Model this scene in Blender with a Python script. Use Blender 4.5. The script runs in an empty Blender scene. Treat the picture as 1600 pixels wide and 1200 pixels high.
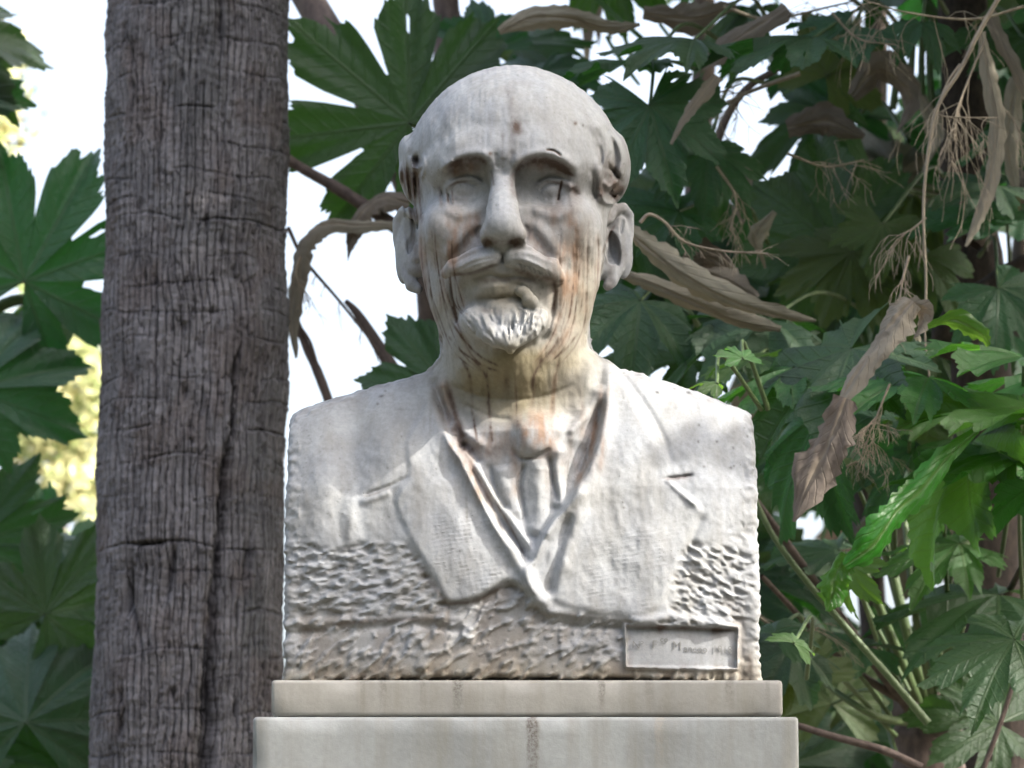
import bpy, math, random
import numpy as np
from mathutils import Vector, Matrix, Quaternion

random.seed(7)
RNG = np.random.default_rng(11)
C = bpy.context.scene.collection

# ------------------------------------------------------------------ camera
U = 0.0006                                   # size of one carving unit in metres
CAM = np.array([0.0, -3.6, 1.55])
PITCH = math.radians(10.7)
FOC = 3.6 / math.cos(PITCH) / U              # focal length in photo pixels
cam_d = bpy.data.cameras.new('camera')
cam_d.sensor_width = 36.0
cam_d.lens = 36.0 * FOC / 1600.0
cam_d.clip_start = 0.1
cam_d.clip_end = 2000.0
cam = bpy.data.objects.new('camera', cam_d)
C.objects.link(cam)
cam.location = CAM
cam.rotation_euler = (math.pi / 2 + PITCH, 0, 0)
bpy.context.scene.camera = cam
cam_d.dof.use_dof = True
cam_d.dof.focus_distance = 3.55
cam_d.dof.aperture_fstop = 15.0

# ------------------------------------------------------------------ light
SUN = Vector((0.72, -0.27, 0.66)).normalized()      # towards the sun
sun_el = math.asin(SUN.z)
sun_az = math.atan2(SUN.x, SUN.y)
world = bpy.data.worlds.new('World')
bpy.context.scene.world = world
world.use_nodes = True
nt = world.node_tree
nt.nodes.clear()
sky = nt.nodes.new('ShaderNodeTexSky')
sky.sky_type = 'NISHITA'
sky.sun_disc = False
sky.sun_elevation = sun_el
sky.sun_rotation = sun_az
sky.dust_density = 8.0
sky.air_density = 1.0
sky.ozone_density = 1.0
bg = nt.nodes.new('ShaderNodeBackground')
bg.inputs['Strength'].default_value = 0.15
out = nt.nodes.new('ShaderNodeOutputWorld')
veil = nt.nodes.new('ShaderNodeHueSaturation')          # thin white haze over the whole sky
veil.inputs['Saturation'].default_value = 0.68
veil.inputs['Value'].default_value = 1.45
nt.links.new(sky.outputs[0], veil.inputs['Color'])
nt.links.new(veil.outputs[0], bg.inputs[0])
nt.links.new(bg.outputs[0], out.inputs[0])
sl = bpy.data.lights.new('sun', 'SUN')
sl.energy = 2.5
sl.angle = math.radians(0.5)
sl.color = (1.0, 0.95, 0.87)
so = bpy.data.objects.new('sun', sl)
C.objects.link(so)
so.rotation_euler = SUN.to_track_quat('Z', 'Y').to_euler()
sc = bpy.context.scene
sc.view_settings.view_transform = 'Standard'
sc.view_settings.look = 'None'
sc.view_settings.exposure = 1.6
sc.view_settings.gamma = 1.0
sc.view_settings.use_curve_mapping = False

# ------------------------------------------------------------------ geometry helpers
_f = np.array([0, math.cos(PITCH), math.sin(PITCH)])
_u = np.array([0, -math.sin(PITCH), math.cos(PITCH)])
def at(px, py, y):
    """the world point seen at photo pixel (px, py) that lies at depth y"""
    d = _f + (px - 800) / FOC * np.array([1.0, 0, 0]) + (600 - py) / FOC * _u
    t = (y - CAM[1]) / d[1]
    return CAM + t * d
ZREF = at(800, 1070, -0.06)[2]
def A(px, py, W):
    """carving coordinates (X, W, Z) of a photo pixel at depth W towards the viewer"""
    p = at(px, py, -W * U)
    return np.array([p[0] / U, W, (p[2] - ZREF) / U])
def to_px(X, W, Z):
    dx = X * U
    dy = -W * U - CAM[1]
    dz = Z * U + ZREF - CAM[2]
    de = dy * _f[1] + dz * _f[2]
    return 800 + FOC * dx / de, 600 - FOC * (dy * _u[1] + dz * _u[2]) / de

def sstep(x, a, b):
    t = np.clip((x - a) / (b - a), 0, 1)
    return t * t * (3 - 2 * t)

def vnoise2(x, y, seed=0):
    """value noise, numpy"""
    xi = np.floor(x).astype(np.int64); yi = np.floor(y).astype(np.int64)
    fx = x - xi; fy = y - yi
    fx = fx * fx * (3 - 2 * fx); fy = fy * fy * (3 - 2 * fy)
    def h(a, b):
        n = (a * 374761393 + b * 668265263 + seed * 974634777) & 0x7fffffff
        n = ((n ^ (n >> 13)) * 1274126177) & 0x7fffffff
        n = n ^ (n >> 16)
        return (n & 0xffff) / 65535.0
    return (h(xi, yi) * (1 - fx) * (1 - fy) + h(xi + 1, yi) * fx * (1 - fy)
            + h(xi, yi + 1) * (1 - fx) * fy + h(xi + 1, yi + 1) * fx * fy)
def fbm2(x, y, seed=0, octv=4):
    s = 0; a = 0.5; t = 0
    for i in range(octv):
        s = s + a * vnoise2(x * 2 ** i, y * 2 ** i, seed + i); t += a; a *= 0.5
    return s / t
def vnoise3(x, y, z, seed=0):
    xi = np.floor(x).astype(np.int64); yi = np.floor(y).astype(np.int64); zi = np.floor(z).astype(np.int64)
    fx = x - xi; fy = y - yi; fz = z - zi
    fx = fx * fx * (3 - 2 * fx); fy = fy * fy * (3 - 2 * fy); fz = fz * fz * (3 - 2 * fz)
    def h(a, b, c):
        n = (a * 374761393 + b * 668265263 + c * 1440662683 + seed * 974634777) & 0x7fffffff
        n = ((n ^ (n >> 13)) * 1274126177) & 0x7fffffff
        n = n ^ (n >> 16)
        return (n & 0xffff) / 65535.0
    r = 0
    for i in (0, 1):
        for j in (0, 1):
            for k in (0, 1):
                r = r + h(xi + i, yi + j, zi + k) * (fx if i else 1 - fx) * (fy if j else 1 - fy) * (fz if k else 1 - fz)
    return r

def tag(o, label=None, cat=None, group=None, kind=None):
    if label: o['label'] = label
    if cat: o['category'] = cat
    if group: o['group'] = group
    if kind: o['kind'] = kind
    return o
def link(name, data, parent=None, mat=None):
    o = bpy.data.objects.new(name, data)
    C.objects.link(o)
    if parent is not None:
        o.parent = parent
        if isinstance(parent, bpy.types.Object):
            o.matrix_parent_inverse = PINV.get(parent.name, Matrix())
    if mat is not None and data is not None and not data.materials:
        data.materials.append(mat)
    return o
PINV = {}
def empty(name, loc):
    o = bpy.data.objects.new(name, None)
    C.objects.link(o)
    o.location = loc
    PINV[o.name] = Matrix.Translation(Vector(loc)).inverted()
    return o
def mesh_np(name, V, Fq, smooth=True):
    """mesh from vertex array and face index array (n x 3 or n x 4)"""
    me = bpy.data.meshes.new(name)
    V = np.asarray(V, np.float32); Fq = np.asarray(Fq, np.int32)
    k = Fq.shape[1]
    me.vertices.add(len(V)); me.vertices.foreach_set('co', V.ravel())
    me.loops.add(Fq.size); me.loops.foreach_set('vertex_index', Fq.ravel())
    me.polygons.add(len(Fq))
    me.polygons.foreach_set('loop_start', np.arange(0, Fq.size, k, dtype=np.int32))
    me.polygons.foreach_set('loop_total', np.full(len(Fq), k, np.int32))
    me.update(calc_edges=True)
    me.polygons.foreach_set('use_smooth', np.full(len(Fq), smooth))
    return me
def set_color(me, col, name='Col'):
    a = me.color_attributes.new(name, 'FLOAT_COLOR', 'POINT')
    c = np.ones((len(me.vertices), 4), np.float32)
    c[:, :col.shape[1]] = col
    a.data.foreach_set('color', c.ravel())

# ------------------------------------------------------------------ material helpers
def newmat(name):
    m = bpy.data.materials.new(name)
    m.use_nodes = True
    nt = m.node_tree
    bs = nt.nodes['Principled BSDF']
    return m, nt, bs
def N(nt, typ, **kw):
    n = nt.nodes.new(typ)
    for k, v in kw.items():
        if k in n.inputs: n.inputs[k].default_value = v
        else: setattr(n, k, v)
    return n
def L(nt, a, b): nt.links.new(a, b)
def noise(nt, vec, scale, detail=4, rough=0.55):
    n = N(nt, 'ShaderNodeTexNoise', Scale=scale, Detail=detail, Roughness=rough)
    if vec is not None: L(nt, vec, n.inputs['Vector'])
    return n.outputs['Fac']
def ramp(nt, fac, stops):
    r = nt.nodes.new('ShaderNodeValToRGB')
    while len(r.color_ramp.elements) < len(stops): r.color_ramp.elements.new(0.5)
    for e, (p, c) in zip(r.color_ramp.elements, stops):
        e.position = p
        e.color = (c, c, c, 1) if isinstance(c, (int, float)) else (*c, 1)
    L(nt, fac, r.inputs[0])
    return r.outputs[0]
def mix(nt, a, b, fac, mode='MIX'):
    m = nt.nodes.new('ShaderNodeMix'); m.data_type = 'RGBA'; m.blend_type = mode
    for s, v in ((m.inputs[0], fac), (m.inputs[6], a), (m.inputs[7], b)):
        if hasattr(v, 'node'): L(nt, v, s)
        elif isinstance(v, tuple): s.default_value = (*v, 1)
        else: s.default_value = v
    return m.outputs[2]
def mathn(nt, op, a, b=0.0):
    m = nt.nodes.new('ShaderNodeMath'); m.operation = op
    for s, v in ((m.inputs[0], a), (m.inputs[1], b)):
        if hasattr(v, 'node'): L(nt, v, s)
        else: s.default_value = v
    return m.outputs[0]
def bump(nt, h, bs, strength=0.3, dist=0.001):
    b = N(nt, 'ShaderNodeBump', Strength=strength, Distance=dist)
    L(nt, h, b.inputs['Height'])
    L(nt, b.outputs[0], bs.inputs['Normal'])
    return b
def objco(nt):
    return nt.nodes.new('ShaderNodeNewGeometry').outputs['Position']
def mapping(nt, vec, scale=(1, 1, 1), rot=(0, 0, 0)):
    m = nt.nodes.new('ShaderNodeMapping')
    m.inputs['Scale'].default_value = scale; m.inputs['Rotation'].default_value = rot
    L(nt, vec, m.inputs[0])
    return m.outputs[0]

# ================================================================== THE MARBLE BUST
# relief and stain maps, drawn in photo pixels of the carved front
MX0, MY0, MX1, MY1 = 425, 85, 1205, 1095
gx, gy = np.meshgrid(np.arange(MX0, MX1), np.arange(MY0, MY1))
gx = gx.astype(np.float32); gy = gy.astype(np.float32)
def zero(): return np.zeros(gx.shape, np.float32)
REL = zero()

def spline(pts, n=12):
    P = np.array(pts, float)
    if len(P) < 3: return P
    Q = np.vstack([2 * P[0] - P[1], P, 2 * P[-1] - P[-2]])
    o = []
    for i in range(1, len(Q) - 2):
        for t in np.linspace(0, 1, n, endpoint=False):
            o.append(0.5 * ((2 * Q[i]) + (-Q[i - 1] + Q[i + 1]) * t + (2 * Q[i - 1] - 5 * Q[i] + 4 * Q[i + 1] - Q[i + 2]) * t * t
                            + (-Q[i - 1] + 3 * Q[i] - 3 * Q[i + 1] + Q[i + 2]) * t ** 3))
    o.append(P[-1])
    return np.array(o)
def box(pts, pad):
    x0 = int(max(MX0, min(p[0] for p in pts) - pad)) - MX0
    x1 = int(min(MX1, max(p[0] for p in pts) + pad)) - MX0
    y0 = int(max(MY0, min(p[1] for p in pts) - pad)) - MY0
    y1 = int(min(MY1, max(p[1] for p in pts) + pad)) - MY0
    return slice(y0, max(y1, y0)), slice(x0, max(x1, x0))
def stroke_d(pts, pad, n=8):
    P = spline(pts, n)
    s = box(P, pad)
    X = gx[s]; Y = gy[s]
    best = np.full(X.shape, 1e9, np.float32); T = np.zeros(X.shape, np.float32)
    m = len(P) - 1
    for i in range(m):
        a = P[i]; b = P[i + 1]; ab = b - a
        l2 = max(ab @ ab, 1e-6)
        t = np.clip(((X - a[0]) * ab[0] + (Y - a[1]) * ab[1]) / l2, 0, 1)
        d = (X - a[0] - t * ab[0]) ** 2 + (Y - a[1] - t * ab[1]) ** 2
        k = d < best
        best[k] = d[k]; T[k] = (i + t[k]) / m
    return s, np.sqrt(best), T
def stroke(M, pts, w, amp, taper=True, n=8, sharp=2.0):
    """a soft ridge (+) or groove (-) along a curve; w = half width"""
    s, d, T = stroke_d(pts, w * 3, n)
    k = np.exp(-(d / w) ** sharp)
    if taper: k = k * np.clip(np.sin(np.pi * np.clip(T, 0, 1)) * 2.2 + 0.12, 0, 1)
    M[s] += (amp * k).astype(np.float32)
def blob(M, x, y, rx, ry, amp, ang=0, p=2.0):
    s = box([(x, y)], max(rx, ry) * 2.6)
    X = gx[s] - x; Y = gy[s] - y
    ca, sa = math.cos(math.radians(ang)), math.sin(math.radians(ang))
    u = (X * ca + Y * sa) / rx; v = (-X * sa + Y * ca) / ry
    M[s] += (amp * np.exp(-(u * u + v * v) ** (p / 2))).astype(np.float32)
def poly_sd(pts, smooth=True):
    """signed distance to a closed outline (negative inside), whole map"""
    P = np.array(pts, float)
    if smooth:
        P = spline(list(map(tuple, P)) + [tuple(P[0])], 6)[:-1]
    best = np.full(gx.shape, 1e9, np.float32); ins = np.zeros(gx.shape, bool)
    for i in range(len(P)):
        a = P[i]; b = P[(i + 1) % len(P)]; ab = b - a
        l2 = max(ab @ ab, 1e-6)
        t = np.clip(((gx - a[0]) * ab[0] + (gy - a[1]) * ab[1]) / l2, 0, 1)
        d = (gx - a[0] - t * ab[0]) ** 2 + (gy - a[1] - t * ab[1]) ** 2
        np.minimum(best, d, out=best)
        c = (a[1] > gy) != (b[1] > gy)
        if abs(ab[1]) > 1e-9:
            ins ^= c & (gx < ab[0] * (gy - a[1]) / ab[1] + a[0])
    d = np.sqrt(best)
    return np.where(ins, -d, d)
def lift(M, sd, h, soft=3.0, fade=None):
    k = sstep(-sd, -soft, soft)
    if fade: k = k * np.exp(-np.maximum(-sd, 0) / fade)
    M += (h * k).astype(np.float32)

# ---- outlines on the coat
V_OPEN = [(676, 588), (690, 640), (704, 688), (728, 722), (748, 765), (772, 812), (800, 850), (828, 876), (842, 846), (862, 812), (886, 786),
          (912, 730), (932, 672), (946, 620), (944, 575), (900, 560), (760, 570)]
SHIRT = [(700, 670), (740, 650), (800, 640), (880, 645), (925, 640), (915, 700), (886, 780), (856, 828), (829, 862), (800, 832), (770, 780), (745, 740), (716, 690)]
LAPEL_L = [(694, 600), (700, 660), (712, 700), (744, 760), (775, 820), (808, 880), (836, 925), (818, 918), (790, 905), (745, 932), (704, 940), (684, 908), (655, 862),
           (628, 812), (620, 775), (640, 745), (636, 690), (662, 640), (676, 600)]
LAPEL_R = [(948, 560), (950, 610), (936, 680), (915, 735), (886, 790), (862, 860), (852, 915), (862, 935), (900, 950), (960, 958), (1010, 960), (1040, 930), (1062, 870),
           (1088, 818), (1094, 792), (1064, 770), (1036, 748), (1056, 735), (1030, 700), (1000, 650), (975, 600)]
COAT = [(430, 560), (430, 838), (470, 846), (520, 858), (575, 846), (630, 848), (660, 880), (700, 942), (742, 936), (790, 912), (812, 918), (850, 955), (900, 958), (980, 966), (1040, 966),
        (1052, 900), (1072, 852), (1110, 850), (1150, 856), (1205, 850), (1205, 540), (950, 500), (650, 500)]
sdV = poly_sd(V_OPEN); sdLL = poly_sd(LAPEL_L); sdLR = poly_sd(LAPEL_R); sdC = poly_sd(COAT); sdS = poly_sd(SHIRT)
torso_m = sstep(gy, 575, 640)

# opening of the coat
REL += (-20 * sstep(-sdV, -6, 6) * sstep(gy, 585, 650)).astype(np.float32)
# left lapel, rolled edge lit by the sun
lift(REL, sdLL, 4.5, 6, 50)
stroke(REL, [(702, 668), (716, 704), (742, 752), (768, 802), (796, 852), (826, 902), (850, 940)], 9, 10, False)
stroke(REL, [(722, 715), (748, 764), (776, 818), (800, 855)], 3.2, -7)
stroke(REL, [(728, 706), (752, 742), (778, 786), (806, 824), (829, 856), (828, 868)], 6, 13, False)
stroke(REL, [(762, 775), (790, 815), (815, 858), (822, 890)], 8, -5)
stroke(REL, [(694, 700), (720, 770), (756, 830), (790, 880)], 20, -5)
# right lapel
lift(REL, sdLR, 4.5, 7, 70)
stroke(REL, [(946, 600), (944, 660), (930, 720), (905, 790), (880, 860), (868, 920)], 14, 9)
stroke(REL, [(905, 770), (882, 796), (860, 828), (842, 858), (824, 900), (836, 940)], 9, 11, False)
stroke(REL, [(892, 800), (876, 850), (862, 900), (858, 935)], 9, -13)
stroke(REL, [(938, 622), (926, 690), (900, 752)], 8, -10)
stroke(REL, [(890, 700), (902, 665), (925, 630), (940, 600)], 9, 8)
# notches
stroke(REL, [(1036, 748), (1058, 746), (1084, 742)], 2.6, -6)
stroke(REL, [(1034, 742), (1062, 768), (1090, 792)], 4, 5)
stroke(REL, [(1096, 800), (1080, 850), (1062, 905)], 8, -4)
stroke(REL, [(566, 776), (585, 768), (612, 758), (638, 744)], 2.8, -3.5)
stroke(REL, [(560, 786), (590, 776), (612, 768)], 6, 4)
# soft folds of coat
blob(REL, 555, 700, 26, 90, -8, 4)
blob(REL, 500, 760, 30, 110, 6)
blob(REL, 610, 690, 30, 70, 5, -10)
blob(REL, 548, 815, 12, 42, 5)
blob(REL, 1110, 800, 30, 90, 5)
blob(REL, 1010, 850, 40, 80, 6, 10)
blob(REL, 985, 700, 26, 90, 4, 10)
stroke(REL, [(960, 570), (1000, 620), (1040, 690), (1050, 745)], 5, -3)
stroke(REL, [(676, 590), (686, 630), (700, 680)], 7, -9)
# collar wing beside the neck
stroke(REL, [(690, 585), (700, 630), (724, 672), (760, 700)], 8, 8)
stroke(REL, [(722, 690), (746, 728)], 8, -10)
stroke(REL, [(950, 560), (948, 600), (930, 640), (900, 664), (880, 676)], 9, 8)
# cravat knot and tails
blob(REL, 838, 684, 40, 34, 21, 0, 3)
stroke(REL, [(802, 668), (830, 652), (862, 658), (880, 682)], 9, 6)
stroke(REL, [(800, 700), (815, 716), (842, 712), (862, 700)], 4, -6)
stroke(REL, [(878, 692), (872, 730), (876, 770), (872, 796)], 10, 13)
stroke(REL, [(846, 716), (842, 760), (846, 810), (838, 840)], 17, 14)
stroke(REL, [(858, 712), (864, 750), (872, 786)], 3.2, -7)
stroke(REL, [(820, 722), (812, 760), (822, 820)], 4, -7)
stroke(REL, [(782, 726), (790, 764), (812, 812)], 15, 9)
stroke(REL, [(765, 725), (775, 770), (792, 800)], 6, -7)
stroke(REL, [(910, 690), (900, 730), (888, 762)], 10, -4)
blob(REL, 800, 690, 14, 24, -6)
# neck tendons and collar line
stroke(REL, [(716, 560), (730, 620), (760, 660)], 14, 5)
stroke(REL, [(925, 545), (918, 600), (895, 650)], 15, 7)
stroke(REL, [(720, 630), (770, 652), (800, 655)], 4, -3)
stroke(REL, [(700, 600), (760, 622), (840, 622), (900, 600)], 4, -2.5)
blob(REL, 792, 592, 9, 26, -5)
blob(REL, 806, 612, 20, 26, 4)

# ---- rough chiselled ground: thousands of gouges
rough = sstep(sdC, -6, 8) * (gy > 700)
edge_l = sstep(-gx, -500, -455) * (gy > 720) * 0.55
edge_r = sstep(gx, 1120, 1165) * (gy > 760) * 0.5
rough = np.maximum(rough, np.maximum(edge_l, edge_r)) * sstep(gy, 700, 860)
GO = zero()
def gouges(n, region, ang, la, wa, amp, jit=12):
    x0, y0, x1, y1 = region
    for _ in range(n):
        x = RNG.uniform(x0, x1); y = RNG.uniform(y0, y1)
        a = ang(x, y) + RNG.normal(0, jit)
        l = la * RNG.uniform(0.6, 1.5); w = wa * RNG.uniform(0.7, 1.4)
        rr_ = max(l, w) * 1.9
        q = box([(x, y)], rr_)
        if q[0].stop <= q[0].start or q[1].stop <= q[1].start: continue
        Xg = gx[q] - x; Yg = gy[q] - y; ca, sa = math.cos(math.radians(a)), math.sin(math.radians(a))
        uu = (Xg * ca + Yg * sa) / l; vv = (-Xg * sa + Yg * ca) / w
        vv = vv + 0.35 * uu * uu
        h = -amp * RNG.uniform(0.35, 1.25) * np.clip(1 - (uu * uu + vv * vv) * 0.55, 0, 1) ** 0.8
        GO[q] = np.minimum(GO[q], h) + 0.18 * np.maximum(GO[q], h)
def ang_up(x, y): return -12 - 14 * max(0, (x - 560) / 200.0) if x < 700 else -20
gouges(1500, (440, 790, 720, 970), lambda x, y: ang_up(x, y), 10, 3.6, 7.5)
gouges(2400, (440, 955, 985, 1068), lambda x, y: -33 - 8 * ((x % 130) / 130.0), 12, 4.4, 10, 10)
gouges(420, (700, 900, 900, 970), lambda x, y: -38, 12, 4.4, 9.5, 10)
gouges(800, (1030, 820, 1180, 975), lambda x, y: 24, 9, 3.4, 7.0, 14)
gouges(260, (960, 1040, 1180, 1068), lambda x, y: -62, 11, 5, 9, 12)
gouges(220, (1148, 970, 1180, 1050), lambda x, y: 10, 11, 5, 8.0, 20)
gouges(260, (440, 700, 500, 860), lambda x, y: -15, 8, 3.0, 5.0, 20)
GO = 1.0 * GO + (fbm2(gx / 16, gy / 11, 3, 3) - 0.5) * 8
GO = 0.8 * np.clip(GO + 5, -13, 7) * (0.3 + 0.7 * sstep(gx, 446, 480)) * (0.3 + 0.7 * sstep(-gx, -1182, -1150))
REL += GO * rough * sstep(-gy, -1085, -1020) + GO * rough * (1 - sstep(-gy, -1085, -1020)) * 0.8
# faint tool marks on dressed parts
rasp = (1 - rough) * sstep(gy, 640, 720)
rl = np.sin((gy * 0.93 + gx * 0.16) * 1.05 + fbm2(gx / 30, gy / 30, 9) * 6)
rx = np.sin((gx * 0.9 - gy * 0.2) * 0.8)
raspL = sstep(-sdLL, 0, 10) * sstep(gy, 770, 830) * sstep(-np.abs(gx - 730), -70, -40)
raspR = sstep(-sdLR, 0, 10) * sstep(gy, 800, 850) * sstep(gx, 890, 920)
REL += (raspL * (rl * 0.9 + rx * 0.4) + raspR * rl * 0.6).astype(np.float32) * np.clip(fbm2(gx / 22, gy / 22, 21) * 3 - 1, 0, 1) * 0.75
REL += (rasp * (fbm2(gx / 34, gy / 44, 5, 4) - 0.5) * 7 + rasp * (fbm2(gx / 7, gy / 12, 15, 3) - 0.5) * 1.6).astype(np.float32)
# ledges where the figure stops
stroke(REL, [(446, 975), (540, 969), (640, 962), (720, 968)], 7, 3.5, False)
stroke(REL, [(446, 990), (540, 985), (640, 978), (716, 985)], 6, -3.5, False)
stroke(REL, [(850, 958), (910, 964), (980, 970), (1060, 966), (1150, 980)], 6, 6, False)
stroke(REL, [(850, 974), (910, 980), (970, 982)], 5, -5, False)
stroke(REL, [(700, 946), (742, 940), (790, 916), (815, 924), (850, 958)], 6, -5, False)
# panel
PANEL = [(978, 978), (1152, 982), (1150, 1044), (980, 1041)]
sdP = poly_sd(PANEL, False)
flat = sstep(-sdP, -7, 0)
base_soft = 0.0
REL = REL * (1 - flat) + flat * 1.0
lift(REL, sdP, -11, 1.6)

# ---- face relief
def S(pts, w, a, t=True): stroke(REL, pts, w, a, t)
# forehead
S([(700, 215), (740, 205), (780, 212)], 12, 1.6); S([(830, 212), (870, 200), (905, 218)], 12, 1.6)
S([(720, 190), (790, 196), (870, 184)], 7, -0.6)
blob(REL, 745, 226, 40, 20, 4); blob(REL, 850, 224, 44, 20, 4)
S([(774, 238), (777, 264)], 4, -3.5); S([(786, 246), (786, 276)], 7, -3); S([(800, 236), (797, 262)], 4, -2.5)
# brows: hair tufts with a sharp lower edge
S([(688, 262), (706, 250), (728, 241), (752, 240), (768, 252)], 8, 7)
S([(690, 264), (710, 250)], 4, 5)
S([(800, 262), (816, 247), (842, 239), (868, 242), (888, 254), (900, 268)], 9, 8)
S([(852, 234), (866, 236), (878, 244)], 1.8, -6)
S([(700, 268), (722, 256), (750, 251), (764, 260)], 9, -5); S([(808, 268), (826, 255), (852, 251), (878, 261), (896, 275)], 9, -6)
# eyelids, left
S([(697, 297), (706, 285), (722, 279), (738, 279), (750, 286), (760, 298)], 5, 4.4)
S([(702, 283), (722, 273), (742, 274), (758, 284)], 3.4, -2.6)
S([(703, 300), (714, 288), (730, 286), (746, 292)], 2.4, -3)
S([(702, 303), (714, 311), (732, 312), (750, 306)], 4.5, 0.9)
S([(706, 309), (722, 318), (744, 314)], 3.2, -1.3)
blob(REL, 724, 298, 17, 9, 2.0); 
S([(690, 296), (692, 318)], 3, -2.5); S([(700, 302), (705, 322)], 1.8, -4)
# eyelids, right
S([(836, 296), (846, 285), (860, 280), (876, 283), (888, 290), (898, 300)], 5, 4.4)
S([(838, 284), (856, 274), (876, 276), (892, 286)], 3.4, -2.6)
S([(842, 298), (858, 288), (874, 289)], 2.2, -4)
S([(838, 305), (852, 314), (870, 314), (884, 306)], 4.5, 0.9)
S([(840, 314), (858, 321), (880, 316)], 3.2, -1.3)
blob(REL, 860, 299, 18, 9, 2.0)
S([(877, 284), (874, 302), (872, 312)], 1.6, -5, False)
S([(893, 294), (904, 308)], 5, -3.5)
# bags under the eyes and cheek folds
S([(690, 320), (712, 334), (742, 330), (758, 316)], 9, 3.6); S([(692, 334), (716, 349), (744, 344)], 7, -0.8)
S([(828, 320), (856, 336), (886, 332), (903, 316)], 9, 3.8); S([(834, 338), (860, 352), (892, 348)], 7, -0.9)
S([(752, 356), (738, 370), (722, 386), (706, 404)], 8, -3.5); S([(745, 344), (728, 362), (706, 388), (694, 404)], 9, 5)
S([(820, 352), (834, 366), (848, 384), (860, 404)], 9, -3.5); S([(830, 346), (848, 362), (868, 388), (880, 410)], 10, 5)

# alar groove
S([(752, 352), (746, 364), (750, 378)], 3, -5); S([(818, 350), (825, 362), (822, 378)], 3, -5)
# moustache strands
for k, (x0, y0, x1, y1) in enumerate([(774, 398, 706, 424), (770, 392, 702, 416), (776, 405, 716, 426), (766, 388, 712, 408), (776, 410, 735, 424)]):
    S([(x0, y0), ((x0 + x1) / 2, (y0 + y1) / 2 - 5 + k), (x1, y1)], 2.4, -2.0 if k % 2 else 2.0)
for k, (x0, y0, x1, y1) in enumerate([(800, 394, 868, 414), (804, 388, 860, 406), (800, 402, 864, 428), (802, 410, 848, 426), (806, 398, 856, 424)]):
    S([(x0, y0), ((x0 + x1) / 2, (y0 + y1) / 2 - 6 + k), (x1, y1)], 2.4, -2.0 if k % 2 else 2.0)
for i in range(7):
    S([(812 + i * 7, 408 + i * 2.2), (818 + i * 7, 424 + i * 1.3)], 1.6, -3.5)
S([(786, 392), (785, 412)], 5, -4)
# mouth, chin pit, broken lump
S([(740, 438), (762, 430), (786, 434), (812, 431), (836, 440)], 5, -5)
S([(752, 452), (774, 445), (796, 447)], 5, 3)
S([(742, 478), (772, 486), (806, 486), (838, 480)], 8, -4)
# beard strands
for i in range(64):
    x = RNG.uniform(720, 846); rgt = x > 792
    xb = 792 + (x - 788) * RNG.uniform(0.6, 0.85); yt = RNG.uniform(476, 505); yb = yt + RNG.uniform(22, 46)
    yb = min(yb, 552 - abs(xb - 793) * 0.55)
    S([(x, yt), ((x + xb) / 2 + RNG.uniform(-5, 6), (yt + yb) / 2), (xb, yb)], RNG.uniform(1.5, 2.6), (RNG.uniform(1.6, 3.4) if rgt else RNG.uniform(1.0, 2.4)) * RNG.choice([-1, -1, 1]))
for i in range(8):
    x = 798 + i * 6 + RNG.uniform(-2, 2); y = 478 + i * 1.2 + RNG.uniform(-6, 6); S([(x, y), (x + 8, y + 8), (x + 9, y + 22)], RNG.uniform(2, 3.2), 3.2)
blob(REL, 770, 545, 5, 10, 3)
S([(703, 436), (708, 470), (716, 505), (738, 540)], 4, -4.5); S([(868, 440), (864, 480), (858, 510), (842, 538)], 4, -5)
# temples, cheekbones
blob(REL, 676, 345, 18, 34, 3.5, 10); blob(REL, 912, 345, 20, 36, 4, -10)
blob(REL, 668, 285, 12, 40, -4); blob(REL, 920, 285, 14, 40, -4)
S([(690, 420), (700, 480), (730, 535)], 10, 2); S([(885, 420), (880, 480), (855, 530)], 10, 3)
# drip grooves down the cheeks
STREAKS = []
x = 652
while x < 706:
    x += RNG.uniform(2.5, 8.5); y0 = RNG.uniform(345, 430); q = (x - 652) / 54
    STREAKS.append([(x + 1, y0), (x + 6 + RNG.uniform(-2, 2), y0 + 50), (x + 15 + 10 * q, 490 + RNG.uniform(-8, 8)), (x + 36 + 14 * q, 545 + RNG.uniform(-8, 3)), (x + 74, 580 + RNG.uniform(-8, 3))][: RNG.integers(3, 6)])
x = 868
while x < 932:
    x += RNG.uniform(2.5, 9.5); y0 = RNG.uniform(330, 440)
    STREAKS.append([(x, y0), (x + RNG.uniform(-2, 2), y0 + 40), (x - 4 + RNG.uniform(-2, 2), 490), (x - 20, 535 + RNG.uniform(-6, 6)), (x - 48, 572)][: RNG.integers(3, 6)])
for s_ in STREAKS: S(s_, 1.6, -0.7)
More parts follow.
